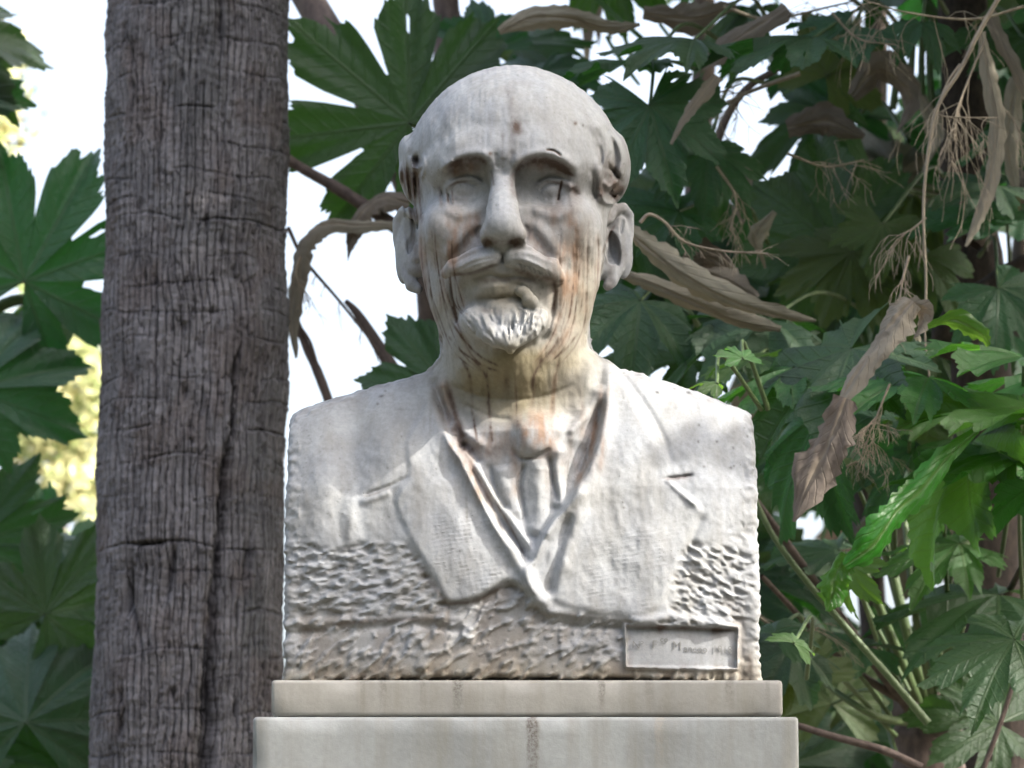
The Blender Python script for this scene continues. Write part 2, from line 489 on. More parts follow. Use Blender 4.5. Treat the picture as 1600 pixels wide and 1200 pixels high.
# hair at the sides: wavy locks
for i in range(9):
    x = 624 + i * 4.4 + RNG.uniform(-1, 1); y0 = RNG.uniform(232, 275); y1 = RNG.uniform(330, 400)
    S([(x, y0), (x + RNG.uniform(-3, 5), y0 + 26), (x + 4 + RNG.uniform(-2, 3), (y0 + y1) / 2), (x + 11, y1)], RNG.uniform(1.8, 3.4), RNG.uniform(2.2, 4) * (-1 if i % 2 else 1))
blob(REL, 651, 249, 6, 8, -6, 20); S([(640, 242), (642, 258), (652, 264), (660, 256)], 3.4, 5); S([(660, 240), (663, 262), (656, 282)], 3, 3)
blob(REL, 634, 232, 10, 14, 5); blob(REL, 650, 284, 7, 18, -5)
for (pts_, w_, a_) in [([(912, 198), (926, 214), (932, 240), (928, 268)], 6, -2.5), ([(926, 190), (944, 210), (950, 238), (944, 262)], 6, 4), ([(940, 196), (956, 216), (962, 244), (958, 268), (944, 286)], 5, -4.5),
        ([(950, 204), (966, 226), (972, 252), (966, 276)], 5, 5), ([(930, 246), (938, 270), (936, 296), (942, 318)], 5, 4), ([(922, 262), (930, 286), (928, 312)], 4, -4), ([(948, 262), (962, 270), (970, 286)], 3.4, -5),
        ([(942, 282), (952, 292), (966, 282), (976, 266)], 3.4, 5), ([(946, 296), (958, 306), (974, 298)], 3.2, -5), ([(940, 300), (946, 316), (960, 318)], 3.4, 4.5), ([(966, 300), (972, 312)], 3, -5), ([(936, 226), (940, 246), (936, 262)], 3, -3.5),
        ([(955, 236), (950, 254), (956, 268)], 2.6, -4), ([(960, 288), (954, 300), (962, 310)], 2.4, -4)]:
    S(pts_, w_, a_)
# weathering of skin
REL += ((fbm2(gx / 18, gy / 24, 31, 4) - 0.5) * 3.0 * (gy < 640)).astype(np.float32)
REL += ((fbm2(gx / 4, gy / 22, 35, 3) - 0.5) * 1.5 * (gy < 640)).astype(np.float32)

# ------------------------------------------------------------------ implicit surface
VOX = 2.15
xs = np.arange(-392, 400, VOX, dtype=np.float32)
ws = np.arange(-270, 300, VOX, dtype=np.float32)
zs = np.arange(-14, 1040, VOX, dtype=np.float32)
F = np.full((len(xs), len(ws), len(zs)), 60.0, np.float32)
def slc(c, ext):
    o = []
    for a, v, e in zip((xs, ws, zs), c, ext):
        o.append(slice(max(0, int(np.searchsorted(a, v - e))), int(np.searchsorted(a, v + e))))
    return tuple(o)
def grid(s): return xs[s[0]][:, None, None], ws[s[1]][None, :, None], zs[s[2]][None, None, :]
def smin(a, b, k):
    h = np.clip(k - np.abs(a - b), 0, None) / k
    return np.minimum(a, b) - h * h * k * 0.25
def smax(a, b, k): return -smin(-a, -b, k)
def comb(s, d, k, op):
    if op == 'add': F[s] = smin(F[s], d, k)
    else: F[s] = smax(F[s], -d, k)
def ell(c, r, k=10, op='add', yaw=0, roll=0):
    """ellipsoid; r = (across, depth, height); yaw about the vertical, roll in the picture plane"""
    m = max(r) + k + 8
    s = slc(c, (m, m, m)); X, W, Z = grid(s)
    X = X - c[0]; W = W - c[1]; Z = Z - c[2]
    if yaw:
        a = math.radians(yaw); X, W = X * math.cos(a) + W * math.sin(a), -X * math.sin(a) + W * math.cos(a)
    if roll:
        a = math.radians(roll); X, Z = X * math.cos(a) + Z * math.sin(a), -X * math.sin(a) + Z * math.cos(a)
    q = (X / r[0]) ** 2 + (W / r[1]) ** 2 + (Z / r[2]) ** 2
    k0 = np.sqrt(q)
    k1 = np.sqrt((X / r[0] ** 2) ** 2 + (W / r[1] ** 2) ** 2 + (Z / r[2] ** 2) ** 2) + 1e-6
    comb(s, (k0 * (k0 - 1) / k1).astype(np.float32), k, op)
def cap(pts, k=8, op='add'):
    """chain of round cones: pts = [(px, py, W, r), ...]"""
    Q = [(A(p[0], p[1], p[2]), p[3]) for p in pts]
    lo = np.min([q[0] - q[1] for q in Q], 0) - k - 6; hi = np.max([q[0] + q[1] for q in Q], 0) + k + 6
    s = slc((lo + hi) / 2, (hi - lo) / 2); X, W, Z = grid(s)
    D = None
    for (a, ra), (b, rb) in zip(Q[:-1], Q[1:]):
        ab = b - a; l2 = ab @ ab + 1e-6
        t = np.clip(((X - a[0]) * ab[0] + (W - a[1]) * ab[1] + (Z - a[2]) * ab[2]) / l2, 0, 1)
        d = np.sqrt((X - a[0] - t * ab[0]) ** 2 + (W - a[1] - t * ab[1]) ** 2 + (Z - a[2] - t * ab[2]) ** 2) - (ra + (rb - ra) * t)
        D = d if D is None else np.minimum(D, d)
    comb(s, D.astype(np.float32), k, op)

# torso block
tp = [(430, 660, 8), (450, 646, 8), (500, 628, 10), (560, 611, 12), (610, 598, 12), (640, 590, 12), (690, 572, 10), (760, 560, 10), (860, 560, 10), (940, 568, 10), (975, 578, 10), (1010, 589, 10), (1060, 603, 10), (1110, 620, 10),
      (1150, 634, 10), (1182, 650, 8), (1200, 662, 8)]
tA = np.array([A(*p) for p in tp])
Ztop = np.interp(xs, tA[:, 0], tA[:, 2]).astype(np.float32)
zc = np.array([A(820, y, 120)[2] for y in (560, 620, 680, 760, 860, 960, 1070)])[::-1]
wc = np.array([58, 84, 104, 128, 140, 144, 146], float)[::-1]
Wc = np.interp(zs, zc, wc).astype(np.float32)
XC = A(818, 800, 120)[0]
XL = A(446, 850, 110)[0]; XR = A(1184, 850, 110)[0]
s_all = (slice(0, len(xs)), slice(0, len(ws)), slice(0, int(np.searchsorted(zs, 640))))
X, W, Z = grid(s_all)
sh = np.clip((Ztop[:, None, None] - Z) / 150.0, 0, 1)
Wf = Wc[None, None, s_all[2]] - (np.abs(X - XC) / 370.0) ** 2.4 * 44 - (1 - sh) ** 2 * 16 * (np.abs(X - XC) / 300.0)
ff = (W - Wf) * 0.97
ft = (Z - Ztop[:, None, None]) * 0.95 + np.clip(np.abs(W - 5) - 30, 0, None) ** 1.25 * 0.16
D = smax(ff, ft, 34)
fb = -150 + np.abs(X) * 0.05 - W
D = smax(D, fb, 40)
fx = np.maximum(X - (XR + (1 - np.clip(Z / 560, 0, 1)) * 3), (XL - (1 - np.clip(Z / 560, 0, 1)) * 3) - X)
D = smax(D, fx, 12)
D = smax(D, -Z + 0.0, 6)
F[s_all] = np.minimum(F[s_all], D)
del D, ff, ft, fb, fx, Wf, sh

# neck
cap([(812, 700, -14, 150), (812, 640, -16, 122), (806, 560, -18, 116), (803, 470, -20, 118)], 40)
# cranium and face mass
ell(A(803, 265, -32), (167, 212, 161), 20)
ell(A(803, 256, 40), (150, 146, 112), 50)
ell(A(800, 385, 30), (146, 138, 120), 40)
ell(A(797, 450, 52), (124, 118, 112), 40)
cap([(752, 545, 78, 40), (795, 552, 108, 44), (845, 540, 80, 42)], 50)
# back of the neck
cap([(806, 420, -120, 90), (812, 600, -80, 110)], 40)
# cheekbones
ell(A(702, 358, 116), (44, 48, 42), 36); ell(A(888, 358, 116), (48, 48, 44), 36)
# brow ridge
cap([(684, 266, 132, 24), (722, 245, 164, 25), (768, 246, 174, 20), (800, 248, 174, 20), (850, 242, 164, 26), (906, 266, 130, 26)], 26)
# eye sockets
ell(A(725, 285, 192), (42, 54, 33), 10, 'sub', 8); ell(A(852, 286, 192), (53, 60, 38), 10, 'sub', -8); ell(A(752, 278, 184), (15, 38, 24), 8, 'sub'); ell(A(817, 286, 186), (17, 44, 32), 8, 'sub')
ell(A(846, 276, 190), (38, 30, 20), 14, 'sub')
# eyeballs
ell(A(724, 298, 115), (31, 36, 23), 12); ell(A(861, 300, 112), (32, 36, 24), 12)
# nose
cap([(785, 266, 156, 15), (785, 292, 181, 19), (786, 322, 203, 24), (786, 350, 217, 28.5)], 12)
ell(A(762, 367, 204), (16, 24, 16), 8); ell(A(810, 367, 204), (17, 24, 16), 8)
cap([(785, 356, 214, 14), (785, 384, 190, 12)], 8)
ell(A(762, 381, 212), (11, 13, 9), 3, 'sub', 0, -20); ell(A(807, 380, 212), (12.5, 13, 9.5), 3, 'sub', 0, 15)
# muzzle and moustache
ell(A(785, 420, 142), (62, 38, 40), 24)
ell(A(788, 456, 198), (72, 42, 26), 8, 'sub'); ell(A(848, 468, 176), (15, 22, 40), 8, 'sub'); ell(A(724, 458, 168), (12, 16, 26), 10, 'sub')
cap([(771, 400, 188, 15), (750, 404, 185, 19), (728, 411, 178, 17), (710, 419, 168, 14), (698, 426, 158, 9)], 7)
cap([(800, 400, 188, 16), (820, 404, 185, 20), (842, 412, 176, 18.5), (860, 422, 166, 17), (869, 431, 156, 12)], 7)
# mouth hollow and lower lip
cap([(752, 456, 158, 9), (776, 451, 167, 12), (800, 454, 162, 9)], 8)
cap([(814, 455, 172, 9), (820, 458, 172, 9)], 3)
cap([(826, 468, 172, 11), (832, 474, 168, 11)], 2)
# goatee
ell(A(788, 508, 128), (74, 54, 42), 9)
cap([(736, 498, 160, 15), (766, 518, 176, 19), (794, 534, 184, 14), (797, 547, 182, 7)], 8)
cap([(842, 496, 162, 15), (820, 518, 178, 18), (800, 534, 184, 12)], 8)
# hair masses at the sides
ell(A(650, 268, -40), (26, 96, 46), 18); ell(A(640, 238, -30), (16, 50, 22), 12)
ell(A(956, 262, -40), (30, 96, 52), 18); ell(A(803, 330, -150), (150, 90, 100), 40)
# ears
ell(A(640, 385, -20), (20, 12, 62), 8, 'add', 0, -8); ell(A(966, 378, -18), (22, 12, 60), 8, 'add', 0, 8)
def ear(sx, P):
    for a in P: cap(a, 5)
cap([(648, 380, -6, 16), (650, 420, 0, 14)], 12)
cap([(652, 342, 6, 6), (641, 331, -4, 7), (629, 331, -16, 7.5), (621, 346, -24, 7.5), (621, 372, -26, 7), (627, 402, -20, 8), (636, 428, -10, 9), (644, 446, 0, 11), (653, 452, 4, 8)], 4)
cap([(636, 345, -14, 7), (632, 375, -16, 8), (640, 410, -8, 8)], 8)
cap([(652, 388, 12, 6), (650, 404, 14, 6)], 6)
ell(A(643, 374, 4), (7, 14, 24), 4, 'sub', 0, -8)
cap([(950, 380, -6, 18), (950, 424, 0, 15)], 12)
cap([(950, 344, 6, 7), (960, 328, -4, 9), (974, 325, -14, 8.5), (983, 337, -22, 8), (983, 366, -24, 7.5), (977, 396, -18, 8.5), (966, 420, -8, 9), (955, 438, 2, 11), (950, 446, 6, 8)], 4)
cap([(970, 346, -10, 7), (968, 372, -12, 7), (962, 402, -6, 7), (955, 418, 2, 7)], 7)
cap([(944, 388, 14, 7), (946, 404, 14, 6)], 6)
ell(A(960, 386, 4), (9, 30, 30), 3, 'sub', 0, 10); ell(A(956, 398, 8), (8, 26, 16), 3, 'sub'); ell(A(972, 350, 0), (5, 12, 18), 3, 'sub', 0, -8)

# apply the relief
band = np.abs(F) < 40
ii = np.nonzero(band)
px, py = to_px(xs[ii[0]], ws[ii[1]], zs[ii[2]])
Wv = ws[ii[1]]; Zv = zs[ii[2]]
def sample(M, px, py):
    x = np.clip(px - MX0, 0, M.shape[1] - 1.001); y = np.clip(py - MY0, 0, M.shape[0] - 1.001)
    xi = x.astype(int); yi = y.astype(int); fx = x - xi; fy = y - yi
    return (M[yi, xi] * (1 - fx) * (1 - fy) + M[yi, xi + 1] * fx * (1 - fy) + M[yi + 1, xi] * (1 - fx) * fy + M[yi + 1, xi + 1] * fx * fy)
wm = np.where(py > 585, sstep(Wv, 10, 60), sstep(Wv, -60, 0))
r = sample(REL, px, py) * wm
F[ii] -= r.astype(np.float32)
del r, wm
# chisel work on the flanks and the back
m = (px < 468) | (px > 1162) | (Wv < 40)
m &= (Zv < 560)
jj = tuple(a[m] for a in ii)
X3 = xs[jj[0]]; W3 = ws[jj[1]]; Z3 = zs[jj[2]]
F[jj] += ((vnoise3(X3 / 16, W3 / 9 + Z3 / 22, Z3 / 9, 3) - 0.5) * 4.5 + (vnoise3(X3 / 6, W3 / 5, Z3 / 5, 5) - 0.5) * 2).astype(np.float32)
del band, ii, px, py, Wv, Zv, jj, m

def surface_nets(F, origin, h):
    s = F < 0
    nx, ny, nz = F.shape
    c = np.zeros((nx - 1, ny - 1, nz - 1), np.uint8)
    for i in (0, 1):
        for j in (0, 1):
            for k in (0, 1):
                c += s[i:nx - 1 + i, j:ny - 1 + j, k:nz - 1 + k]
    act = (c > 0) & (c < 8)
    idx = np.argwhere(act)
    vid = np.full(act.shape, -1, np.int32)
    vid[act] = np.arange(len(idx), dtype=np.int32)
    corners = [(i, j, k) for i in (0, 1) for j in (0, 1) for k in (0, 1)]
    val = np.stack([F[idx[:, 0] + i, idx[:, 1] + j, idx[:, 2] + k] for i, j, k in corners], 1)
    P = np.zeros((len(idx), 3)); cnt = np.zeros(len(idx))
    for a in range(8):
        for b in range(a + 1, 8):
            ca = np.array(corners[a]); cb = np.array(corners[b])
            if np.abs(ca - cb).sum() != 1: continue
            va = val[:, a]; vb = val[:, b]
            m = (va < 0) != (vb < 0)
            t = va[m] / (va[m] - vb[m])
            P[m] += ca + t[:, None] * (cb - ca); cnt[m] += 1
    P = (idx + P / cnt[:, None]) * h + origin
    Q = []
    for ax in range(3):
        sl0 = [slice(None)] * 3; sl1 = [slice(None)] * 3
        sl0[ax] = slice(0, -1); sl1[ax] = slice(1, None)
        a = s[tuple(sl0)]; b = s[tuple(sl1)]
        e = np.argwhere(a != b)
        o1, o2 = [(1, 2), (2, 0), (0, 1)][ax]
        ok = (e[:, o1] > 0) & (e[:, o2] > 0) & (e[:, o1] < F.shape[o1] - 1) & (e[:, o2] < F.shape[o2] - 1)
        e = e[ok]
        ins = a[tuple(e.T)]
        def g(d1, d2):
            q = e.copy(); q[:, o1] -= d1; q[:, o2] -= d2
            return vid[tuple(q.T)]
        q = np.stack([g(1, 1), g(0, 1), g(0, 0), g(1, 0)], 1)
        q[~ins] = q[~ins][:, ::-1]
        Q.append(q)
    return P, np.vstack(Q)
PV, Q = surface_nets(F, np.array([xs[0], ws[0], zs[0]]), VOX)
del F
# (X, W, Z) -> world: y = -W flips handedness, so reverse the faces
Q = Q[:, ::-1]
vpx, vpy = to_px(PV[:, 0], PV[:, 1], PV[:, 2])
WV = np.stack([PV[:, 0] * U, -PV[:, 1] * U, PV[:, 2] * U + ZREF], 1)

# ------------------------------------------------------------------ weathering: stain maps
STR_ = zero(); YEL = zero(); RUST = zero(); BRN = zero(); BLK = zero(); BLU = zero()
n1 = fbm2(gx / 40, gy / 60, 41, 5).astype(np.float32); n2 = fbm2(gx / 9, gy / 26, 43, 4).astype(np.float32); n3 = fbm2(gx / 5, gy / 6, 47, 4).astype(np.float32)
def P(M, pts, w, a, t=True): stroke(M, pts, w, a, t)
# throat and lower face
blob(YEL, 800, 612, 110, 50, 0.85, 0, 3); blob(YEL, 790, 456, 62, 34, 0.5, 0, 3); blob(YEL, 905, 470, 40, 110, 0.55); blob(YEL, 690, 500, 30, 70, 0.4); blob(YEL, 800, 560, 110, 28, 0.55)
blob(YEL, 842, 500, 50, 60, 0.1)
# rust: cravat, lapel tops, under the eyes, cheeks
blob(RUST, 838, 672, 36, 30, 0.8, 0, 3); blob(RUST, 862, 720, 18, 40, 0.35); P(RUST, [(704, 682), (722, 712), (744, 752), (764, 796)], 11, 0.62)
P(RUST, [(800, 700), (806, 740), (800, 782)], 9, 0.4); blob(RUST, 770, 690, 36, 26, 0.5); blob(RUST, 912, 690, 22, 60, 0.35)
P(RUST, [(944, 590), (932, 660), (916, 720), (893, 770)], 5, 0.55); P(RUST, [(952, 600), (944, 660), (938, 740)], 4, 0.4)
P(RUST, [(690, 590), (698, 640), (712, 676)], 13, 0.45); blob(RUST, 718, 366, 30, 42, 0.6, 12); blob(RUST, 895, 430, 34, 90, 0.35); blob(RUST, 706, 396, 14, 18, 0.5); blob(RUST, 742, 348, 12, 16, 0.4)
blob(RUST, 838, 376, 14, 30, 0.35, -30); blob(RUST, 880, 400, 18, 90, 0.35); blob(RUST, 660, 400, 14, 60, 0.3); blob(RUST, 870, 345, 34, 14, 0.25)
P(RUST, [(832, 620), (832, 660)], 5, 0.3)
# brown grime in the carving
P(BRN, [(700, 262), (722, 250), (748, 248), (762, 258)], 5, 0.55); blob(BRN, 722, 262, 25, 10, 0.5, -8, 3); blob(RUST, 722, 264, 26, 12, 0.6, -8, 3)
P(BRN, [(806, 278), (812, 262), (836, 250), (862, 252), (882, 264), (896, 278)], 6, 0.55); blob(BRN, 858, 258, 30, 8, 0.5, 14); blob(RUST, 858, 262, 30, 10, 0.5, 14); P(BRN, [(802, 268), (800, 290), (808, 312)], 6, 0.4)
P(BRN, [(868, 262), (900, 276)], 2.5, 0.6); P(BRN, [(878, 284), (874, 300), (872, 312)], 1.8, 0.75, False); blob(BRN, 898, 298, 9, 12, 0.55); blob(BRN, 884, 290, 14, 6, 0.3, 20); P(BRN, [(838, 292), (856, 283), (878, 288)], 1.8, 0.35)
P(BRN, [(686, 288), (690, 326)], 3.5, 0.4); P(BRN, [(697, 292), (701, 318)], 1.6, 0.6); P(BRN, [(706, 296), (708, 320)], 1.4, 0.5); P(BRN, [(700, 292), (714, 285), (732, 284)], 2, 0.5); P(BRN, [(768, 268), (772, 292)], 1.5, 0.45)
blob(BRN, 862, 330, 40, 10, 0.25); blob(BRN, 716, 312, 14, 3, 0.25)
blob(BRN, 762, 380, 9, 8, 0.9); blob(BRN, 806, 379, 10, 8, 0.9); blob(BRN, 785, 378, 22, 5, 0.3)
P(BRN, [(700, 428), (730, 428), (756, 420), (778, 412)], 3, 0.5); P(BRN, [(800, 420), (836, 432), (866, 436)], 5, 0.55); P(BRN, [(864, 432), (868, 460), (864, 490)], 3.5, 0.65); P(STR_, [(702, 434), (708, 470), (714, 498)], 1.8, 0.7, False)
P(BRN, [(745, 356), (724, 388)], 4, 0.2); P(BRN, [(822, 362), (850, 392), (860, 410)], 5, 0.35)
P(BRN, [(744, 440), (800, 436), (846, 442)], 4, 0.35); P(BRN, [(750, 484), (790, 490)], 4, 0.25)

for i, s_ in enumerate(STREAKS):
    P(STR_, s_, RNG.uniform(0.7, 1.3), RNG.uniform(0.2, 0.75))
    if i % 3 == 0: P(RUST, s_, 5, 0.3)
P(STR_, [(704, 500), (724, 530), (752, 558), (784, 574)], 1.8, 0.85); P(STR_, [(696, 520), (720, 548), (756, 572), (780, 580)], 1.6, 0.75)
P(BRN, [(880, 526), (862, 548), (838, 570)], 5, 0.6); P(STR_, [(905, 518), (884, 545), (858, 566)], 1.8, 0.6)
P(STR_, [(724, 566), (734, 590), (738, 640), (745, 686)], 2.4, 0.55, False); P(STR_, [(744, 566), (760, 590), (764, 640), (768, 688)], 2.6, 0.75, False); P(STR_, [(846, 566), (834, 590), (832, 640)], 3, 0.6); P(STR_, [(874, 560), (866, 600), (862, 654)], 2, 0.5); P(RUST, [(874, 560), (866, 600), (862, 654)], 4, 0.4)
blob(BRN, 792, 596, 5, 14, 0.45); P(BRN, [(806, 600), (808, 646)], 1.4, 0.4)
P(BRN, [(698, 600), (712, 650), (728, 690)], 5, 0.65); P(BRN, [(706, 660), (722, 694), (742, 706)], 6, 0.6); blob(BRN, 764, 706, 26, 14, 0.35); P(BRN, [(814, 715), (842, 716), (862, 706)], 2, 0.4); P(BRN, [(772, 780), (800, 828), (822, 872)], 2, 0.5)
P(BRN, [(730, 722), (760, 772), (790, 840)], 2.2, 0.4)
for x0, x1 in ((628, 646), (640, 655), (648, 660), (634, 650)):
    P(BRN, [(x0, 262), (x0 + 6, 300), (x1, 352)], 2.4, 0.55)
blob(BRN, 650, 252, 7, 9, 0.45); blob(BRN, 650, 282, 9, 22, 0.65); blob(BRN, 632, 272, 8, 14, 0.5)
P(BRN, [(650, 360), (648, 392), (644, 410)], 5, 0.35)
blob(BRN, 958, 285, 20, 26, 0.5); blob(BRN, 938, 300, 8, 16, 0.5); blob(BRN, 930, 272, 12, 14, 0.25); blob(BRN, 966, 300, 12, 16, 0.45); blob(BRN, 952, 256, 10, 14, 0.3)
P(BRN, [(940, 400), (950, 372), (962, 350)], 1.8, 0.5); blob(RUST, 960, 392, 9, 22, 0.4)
P(BRN, [(852, 234), (866, 236), (878, 245)], 1.4, 0.9)
blob(BRN, 807, 196, 7, 8, 0.75); blob(BRN, 811, 206, 8, 6, 0.4); blob(BRN, 766, 240, 3, 3, 0.8); blob(BRN, 899, 193, 3, 3, 0.7); blob(BLK, 911, 196, 1.6, 2.4, 1)
P(BRN, [(792, 130), (800, 170), (801, 215), (797, 262)], 7, 0.22)
P(BLU, [(764, 150), (766, 200), (762, 240)], 9, 0.5); P(BLU, [(784, 140), (788, 190), (786, 250)], 6, 0.45); P(BLU, [(735, 140), (738, 190)], 8, 0.35); P(BLU, [(840, 120), (846, 170)], 9, 0.3); P(BRN, [(765, 170), (767, 225)], 3, 0.16); P(BRN, [(786, 200), (785, 262)], 3, 0.2); blob(BLU, 700, 160, 60, 60, 0.2); blob(BLU, 785, 330, 20, 40, 0.3); blob(BLU, 560, 720, 20, 90, 0.35); blob(BLU, 620, 860, 120, 60, 0.3)
# dirt lodged in the chisel pits, above the plinth and at the ledges
pit = np.clip((-GO - 1.0) / 9, 0, 1) * np.clip(rough * 1.2, 0, 1)
PIT = np.clip(pit * (0.25 + 0.55 * sstep(n1, 0.4, 0.62)) * (gy > 700), 0, 1)
BRN += sstep(gy, 1030, 1066) * 0.35 * (n2 > 0.5) * (gy < 1075) * (1 - flat); YEL += sstep(gy, 1010, 1062) * 0.5 * (1 - flat)
P(BRN, [(700, 944), (742, 938), (790, 914)], 4, 0.45); P(BRN, [(652, 880), (690, 930), (704, 952)], 8, 0.35); P(BRN, [(500, 976), (600, 970), (700, 968)], 4, 0.35); blob(BRN, 486, 984, 18, 4, 0.5)
P(BRN, [(1036, 749), (1060, 747), (1084, 742)], 3.4, 0.5); P(BRN, [(566, 777), (590, 770), (612, 760)], 2, 0.3)
P(BRN, [(980, 980), (1060, 981), (1120, 984), (1150, 984)], 3, 0.5); blob(BRN, 1031, 984, 7, 8, 0.5); blob(BRN, 1120, 986, 8, 7, 0.6); blob(BLK, 1166, 1052, 8, 5, 0.8, -30); blob(BRN, 1172, 1035, 4, 14, 0.5); blob(BLK, 1027, 613 + 0, 3, 2, 1, 20)
blob(BLK, 1076, 613, 4, 2.5, 1, 20); blob(BLK, 596, 619, 4, 2, 0.9, -15); blob(BLK, 590, 631, 2, 2, 0.8); blob(BLK, 602, 611, 2, 1.4, 0.8)
for x, y in ((718, 861), (1091, 690), (1092, 664), (1100, 729), (1142, 731), (1147, 728), (1168, 682), (1146, 700), (975, 793), (973, 785), (492, 853), (1120, 690)):
    blob(BLK, x, y, RNG.uniform(1.3, 2.2), RNG.uniform(1.3, 2.2), 0.9)
for _ in range(420):
    x = RNG.uniform(445, 1180); y = RNG.uniform(110, 960)
    if RNG.random() < 0.55 and 640 < x < 960 and y > 620: continue
    blob(BLK, x, y, RNG.uniform(0.6, 1.5), RNG.uniform(0.6, 1.6), RNG.uniform(0.2, 0.7))
for _ in range(60):
    x = RNG.uniform(448, 560); y = RNG.uniform(660, 860); blob(BLK, x, y, RNG.uniform(1, 2.6), 1.1, RNG.uniform(0.2, 0.6), -20)
for _ in range(26):                                        # short rain runs
    x = RNG.uniform(640, 960); y = RNG.uniform(560, 800)
    P(BRN, [(x, y), (x + RNG.uniform(-2, 2), y + RNG.uniform(15, 50))], 1.3, RNG.uniform(0.08, 0.25))
BRN += STR_ * np.clip(2.4 * fbm2(gx / 5, gy / 14, 53, 4) - 0.5, 0, 1.2).astype(np.float32)
BRN += 0.25 * np.clip(STR_, 0, 1) * np.clip(2.4 * n1 - 0.7, 0, 1)
YEL = np.clip(YEL * (0.6 + 0.8 * n1), 0, 1); RUST = np.clip(RUST * np.clip(3.0 * n2 - 0.55, 0.1, 1.6) * (0.75 + 0.5 * n3), 0, 1); BRN = np.clip(BRN * (0.5 + 1.3 * n3), 0, 1); BLK = np.clip(BLK, 0, 1)

def S1(M):  # front-facing only
    v = sample(M, vpx, vpy)
    return v * sstep(PV[:, 1], 0, 40) + 0.0
sy, sr, sb, sk, su = S1(YEL), S1(RUST), sample(BRN, vpx, vpy) * sstep(PV[:, 1], -60, -10), S1(BLK), S1(BLU)
X3, W3, Z3 = PV.T
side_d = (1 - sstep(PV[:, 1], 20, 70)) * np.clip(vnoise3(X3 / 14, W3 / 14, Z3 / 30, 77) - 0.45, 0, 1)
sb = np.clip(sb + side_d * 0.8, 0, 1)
col = np.tile(np.array([0.322, 0.334, 0.342]), (len(PV), 1))
tone = 0.93 + 0.14 * sample(n1, vpx, vpy)
col *= tone[:, None]
def over(c, a):
    global col
    a = a[:, None]
    col = col * (1 - a) + np.array(c) * a
over((0.27, 0.30, 0.34), su * 0.7)
over((0.235, 0.205, 0.13), np.clip(sy * 1.15, 0, 0.95))
over((0.245, 0.155, 0.10), np.clip(sr * 0.85, 0, 0.9))
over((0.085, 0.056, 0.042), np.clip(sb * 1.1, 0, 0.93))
over((0.19, 0.155, 0.12), S1(PIT) * 0.65)
over((0.05, 0.045, 0.04), sk * 0.9)

def marble_mat(name, attr=True, tint=(0.66, 0.655, 0.63)):
    m, nt, bs = newmat(name)
    co = objco(nt)
    a = noise(nt, co, 260, 5, 0.65); b = noise(nt, mapping(nt, co, (1, 1, 0.25)), 60, 5, 0.6); c = noise(nt, co, 14, 4)
    if attr:
        at_ = N(nt, 'ShaderNodeVertexColor', layer_name='Col').outputs[0]
    else:
        rgb = nt.nodes.new('ShaderNodeRGB'); rgb.outputs[0].default_value = (*tint, 1); at_ = rgb.outputs[0]
    k = mix(nt, at_, ramp(nt, a, [(0.3, 0.80), (0.62, 1.06)]), 0.65, 'MULTIPLY')
    k = mix(nt, k, ramp(nt, b, [(0.3, (0.80, 0.775, 0.74)), (0.6, (1.03, 1.03, 1.03))]), 0.9, 'MULTIPLY')
    k = mix(nt, k, ramp(nt, c, [(0.35, (0.90, 0.91, 0.95)), (0.65, (1.03, 1.02, 1.0))]), 0.8, 'MULTIPLY')
    sp = N(nt, 'ShaderNodeTexVoronoi', Scale=190.0); L(nt, co, sp.inputs['Vector'])
    spk = mathn(nt, 'MULTIPLY', ramp(nt, sp.outputs['Distance'], [(0.05, 1.0), (0.13, 0.0)]), ramp(nt, noise(nt, co, 30, 3), [(0.52, 0.0), (0.62, 1.0)]))
    k = mix(nt, k, (0.10, 0.09, 0.08), mathn(nt, 'MULTIPLY', spk, 0.7))
    L(nt, k, bs.inputs['Base Color'])
    bs.inputs['Roughness'].default_value = 0.78
    bs.inputs['Specular IOR Level'].default_value = 0.2
    h = mathn(nt, 'ADD', mathn(nt, 'MULTIPLY', a, 0.6), mathn(nt, 'MULTIPLY', noise(nt, co, 900, 3), 0.35))
    bump(nt, h, bs, 0.35, 0.0009)
    return m
MARBLE = marble_mat('weathered_marble')

# ------------------------------------------------------------------ split into the parts one can point to
lab = np.zeros(len(PV), np.int32)
def inpoly(pts, grow=0):
    s = sample(poly_sd(pts), vpx, vpy) - grow
    return s < 0
Wp = PV[:, 1]
names = ['torso', 'lapel', 'lapel', 'cravat', 'inscription_panel', 'head', 'nose', 'moustache', 'beard', 'ear', 'ear', 'eyebrow', 'eyebrow', 'eye', 'eye', 'hair', 'hair']
nk = interp_nk = np.interp(vpx, [430, 640, 676, 700, 760, 860, 930, 948, 985, 1200], [560, 560, 590, 640, 668, 664, 640, 575, 560, 560])
is_head = vpy < nk
lab[inpoly(LAPEL_L) & (Wp > 40) & ~is_head] = 1
lab[inpoly(LAPEL_R) & (Wp > 40) & ~is_head] = 2
lab[inpoly([(800, 668), (820, 650), (860, 652), (882, 676), (878, 730), (880, 790), (856, 828), (829, 862), (812, 840), (818, 760), (812, 715)]) & (Wp > 40)] = 3
lab[(sample(sdP, vpx, vpy) < 2) & (Wp > 60)] = 4
hd = is_head & (lab == 0)
lab[hd] = 5
def hl(i, m): lab[hd & m] = i
hl(15, (vpy < 345) & (vpy > 205) & ((vpx < 656) | (vpx > 930)) & (Wp < 90))
lab[(lab == 15) & (vpx > 800)] = 16
hl(6, inpoly([(776, 262), (794, 262), (806, 320), (824, 350), (826, 376), (808, 390), (762, 390), (748, 378), (750, 352), (766, 320)]) & (Wp > 120))
hl(7, inpoly([(694, 408), (730, 390), (785, 384), (840, 388), (876, 412), (874, 434), (836, 432), (800, 424), (786, 414), (756, 424), (718, 436), (694, 432)]) & (Wp > 120))
